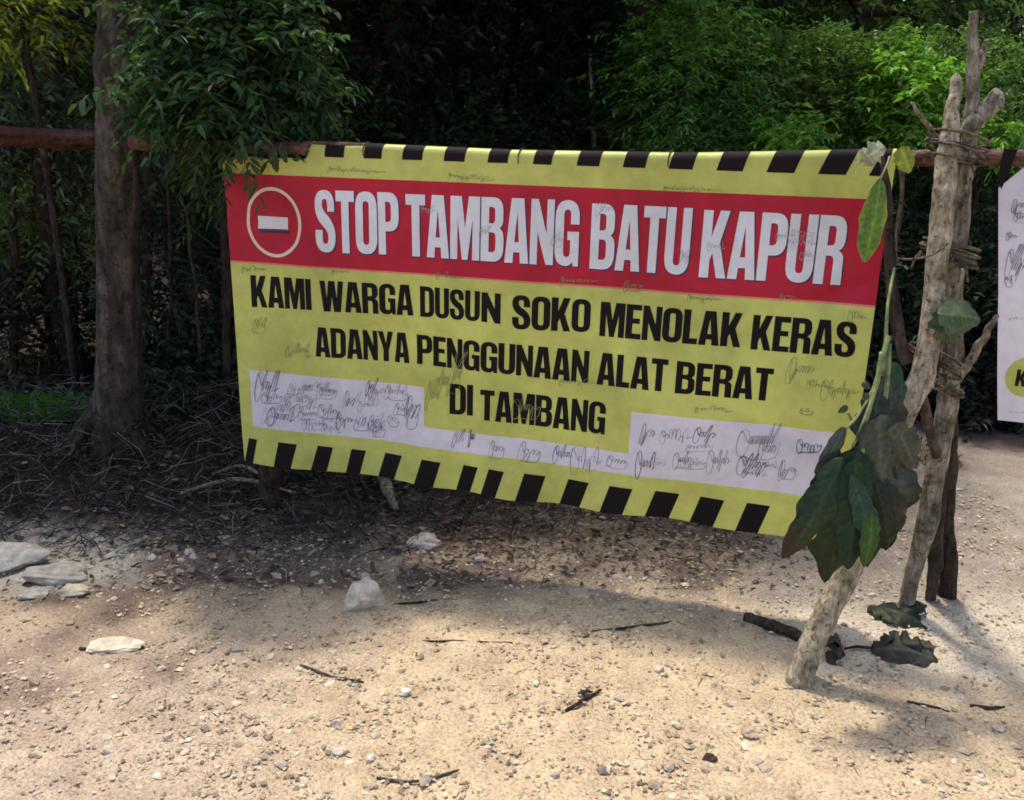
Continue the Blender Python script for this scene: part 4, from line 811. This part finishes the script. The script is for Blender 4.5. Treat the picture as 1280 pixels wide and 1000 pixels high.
for i, (x, y) in enumerate([(1060, 508), (1078, 478), (1086, 492), (1103, 512)]):
    add_leaf(br, (x, y, 2.41), (x + (-12, 10, -8, 9)[i], y + 8, 2.40), 9, (.05, .06, .035), name='leaf_bud', seed=20 + i, wave=.05)
# single leaves hanging elsewhere
def leaf_thing(name, label, L, cat='leaf', group=None, stem=None):
    p0 = at(*L[0][0]); th = thing(name, p0, label, cat, group)
    for i, (bp, tp, wpx, col, kw) in enumerate(L): add_leaf(th, bp, tp, wpx, col, name='blade', **kw)
    if stem:
        g = Geo(); px_tube(g, stem, 6, n=20); g.build('stalk', gm, th)
    return th
leaf_thing('hanging_leaf', 'long green leaf hanging over the right end of the red band', [((1101, 222, 2.60), (1082, 329, 2.60), 34, (.085, .150, .035), dict(seed=31, wave=.03, curl=.06, edgecol=(.20, .24, .05), power=1.05))], stem=[(1112, 196, 2.64, 3), (1108, 208, 2.61, 3), (1100, 224, 2.60, 3)])
leaf_thing('hanging_leaf', 'pale crumpled leaf wrapped over the pole at the right banner corner', [((1105, 182, 2.60), (1070, 204, 2.60), 26, (.34, .36, .24), dict(seed=32, wave=.12, curl=.35)), ((1080, 190, 2.595), (1094, 206, 2.59), 20, (.30, .31, .22), dict(seed=33, wave=.15))])
leaf_thing('hanging_leaf', 'yellowing small leaf on the pole beside the banner corner', [((1126, 184, 2.60), (1138, 216, 2.59), 26, (.20, .23, .035), dict(seed=34, wave=.06))])
leaf_thing('hanging_leaf', 'broad dusty green leaf stuck to the middle of the posts', [((1172, 392, 2.50), (1228, 398, 2.48), 46, (.075, .105, .055), dict(seed=35, wave=.05, curl=.2, face=(0, -1, .5))), ((1178, 385, 2.52), (1190, 430, 2.50), 40, (.050, .075, .040), dict(seed=36, wave=.08))])
leaf_thing('hanging_leaf', 'small dark leaf hanging on the left banner top', [((340, 188, 3.36), (346, 216, 3.36), 12, (.030, .045, .020), dict(seed=37)), ((352, 186, 3.36), (358, 204, 3.36), 9, (.030, .055, .020), dict(seed=38)), ((296, 186, 3.36), (302, 206, 3.36), 10, (.03, .05, .02), dict(seed=39))])
# wilted leaves on the ground
def g_at(x, y, lift=.01):
    d = ray(x, y); p = CAM + d * (-CAM_H / d[2]); p[2] = float(gz(p[0], p[1])) + lift; return p
def ground_leaf(label, L, cat='leaf'):
    p0 = g_at(*L[0][0]); th = thing('wilted_leaf', p0, label, cat, 'wilted leaves on the ground')
    for i, (b_, t_, wpx, col, lift, face) in enumerate(L):
        b0 = g_at(*b_, .012); t0 = g_at(*t_, lift); g = Geo(); g.add(*blade(b0, t0, m_px(wpx, b0), col, face=face, seed=50 + i + len(label), wave=.16, curl=.25, fold_=.45)); g.build('blade', M_bigleaf, th)
    return th
K1 = (.022, .024, .016); K2 = (.050, .050, .036)
ground_leaf('wilted dark leaf flat on the ground at the foot of the forked post', [((1088, 762), (1164, 786), 44, K1, .02, (0, -.3, 1)), ((1120, 775), (1158, 768), 24, K1, .05, (0, -.6, 1)), ((1086, 760), (1120, 784), 20, (.03, .04, .02), .03, (.2, -.8, 1))])
ground_leaf('clump of wilted dark leaves on the bright sand right of the leaning post', [((1088, 812), (1172, 828), 40, K2, .035, (0, -.5, 1)), ((1108, 808), (1150, 822), 34, K1, .06, (.2, -.9, .8)), ((1130, 812), (1168, 820), 26, K2, .05, (-.2, -.7, 1)), ((1092, 814), (1126, 802), 18, K1, .05, (0, -1, .6))])
ground_leaf('small curled dark leaf right beside the foot of the leaning post', [((1046, 798), (1042, 830), 26, (.035, .028, .018), .02, (0, -1, .5)), ((1044, 800), (1054, 826), 18, (.05, .045, .03), .03, (.5, -1, .4)), ((1048, 796), (1036, 818), 16, (.045, .03, .02), .05, (-.5, -1, .4))])
ground_leaf('tiny dark leaf scrap near the bottom edge', [((722, 873), (742, 868), 8, K1, .01, (0, -.3, 1))])
stick('fallen_twig', 'stalk joining the wilted leaf clump to the leaning post foot', [(1056, 812), (1075, 809), (1096, 813)], [3, 4, 3], seed=14, lift=.01)

# ------------------------------------------------------------------ white banner at the right
WBu0 = 2.775
Bz = lambda x, y: uv(x, y)
uA, vA = uv(1249, 235); uB, vB = uv(1247, 525)
eu2 = eu; 
def surf2(u, v, off=0.0):
    u = np.asarray(u, float); v = np.asarray(v, float)
    return BO + u[..., None] * eu + v[..., None] * ev + (.0 - off + .006 * np.sin(5 * u + 2 * v) + .004 * np.sin(11 * v + 3 * u))[..., None] * en
wb = thing('white_banner', surf2(np.array(uA + .8), np.array(vB)), 'white banner with handwriting and a yellow disc, cut by the right edge', 'banner')
u1 = uA + 1.6; vtop = -.118
uu = np.arange(uA, u1, .03); vv_ = np.linspace(0, 1, 36)
Ug, Kg = np.meshgrid(uu, vv_, indexing='ij'); sk_ = np.clip((Ug - uA) / .065, 0, 1); tp_ = vA * (1 - sk_) + vtop * sk_
left = uA + (uB - uA) * Kg; Vg = tp_ * (1 - Kg) + vB * Kg
Ug2 = left + (Ug - uA); Pg = surf2(Ug2, Vg); ni, nj = Ug.shape; idx = np.arange(ni * nj).reshape(ni, nj)
np_mesh('sheet', Pg.reshape(-1, 3), np.stack([idx[:-1, :-1], idx[:-1, 1:], idx[1:, 1:], idx[1:, :-1]], -1).reshape(-1, 4), M_white, wb)
k1 = uv(1255, 186); k2 = uv(1273, 186); k3 = uv(1250, 236)
decal('black_corner', [([(k1[0] - .0, k1[1]), (k2[0], k1[1]), (k3[0] + .006, k3[1] + .002), (k1[0] - .003, k3[1] - .03)], [])], M_black, .002, wb, surf2)
cY = uv(1283, 472); rY = uv(1283, 447)
RY = abs(cY[1] - rY[1]); circ = lambda r: [(cY[0] + r * math.cos(a) * .92, cY[1] + r * math.sin(a)) for a in np.linspace(0, 6.283, 48, endpoint=False)]
decal('yellow_disc', [(circ(RY), [])], M_yellow, .0012, wb, surf2)
a = uv(1272.5, 462); b = uv(1272.5, 483); hh = b[1] - a[1]
decal('letter', [([(a[0] + p[0] * hh, b[1] - p[1] * hh) for p in G['K'][1]], [])], M_black, .002, wb, surf2)
L = [scribble(x, y, w_, h, seed=200 + i, wd=.9, slope=.1) for i, (x, y, w_, h) in enumerate([(1266, 258, 16, 16), (1258, 296, 12, 8), (1268, 272, 14, 10), (1258, 330, 22, 34), (1256, 350, 10, 8), (1290, 300, 30, 20), (1300, 360, 40, 20), (1290, 410, 40, 16)])]
ribbons('signature', L, M_ink, .003, surf2, wb)
L = [scribble(x, y, w_, h, seed=230 + i, wd=.6, slope=0) for i, (x, y, w_, h) in enumerate([(1262, 399, 40, 2), (1262, 515, 60, 1.5)])]
ribbons('faded_line', L, M_inkwhite, .003, surf2, wb)

# ties round the pole
for i, (x, lab) in enumerate([(456, 'thin wire tie round the rolled banner edge, leftmost'), (838, 'thin wire tie round the rolled banner edge, right of the middle'), (650, 'thin wire tie round the rolled banner edge, near the middle')]):
    u = float(uv(x, 195)[0]); vt, r = fold(u); a = np.linspace(0, 2 * math.pi, 25); R = float(r) + .0035
    P = BO + (u + .006 * np.sin(a))[:, None] * eu + (float(vt) + R * np.cos(a) * 1.0)[:, None] * ev + (float(r) + R * np.sin(a))[:, None] * en
    c0_ = P[0].copy(); g = Geo(); g.add(*tube(P - c0_, np.full(25, .0022), 6, n=60)); d = np.array([.008, -.006, -.035]); g.add(*tube([P[0] - c0_, P[0] - c0_ + d * .5, P[0] - c0_ + d], [.002, .002, .0015], 6, n=8))
    o = g.build('wire_tie', M_twine); o.location = tuple(c0_); tag(o, lab, 'wire', 'wire ties holding the banner')
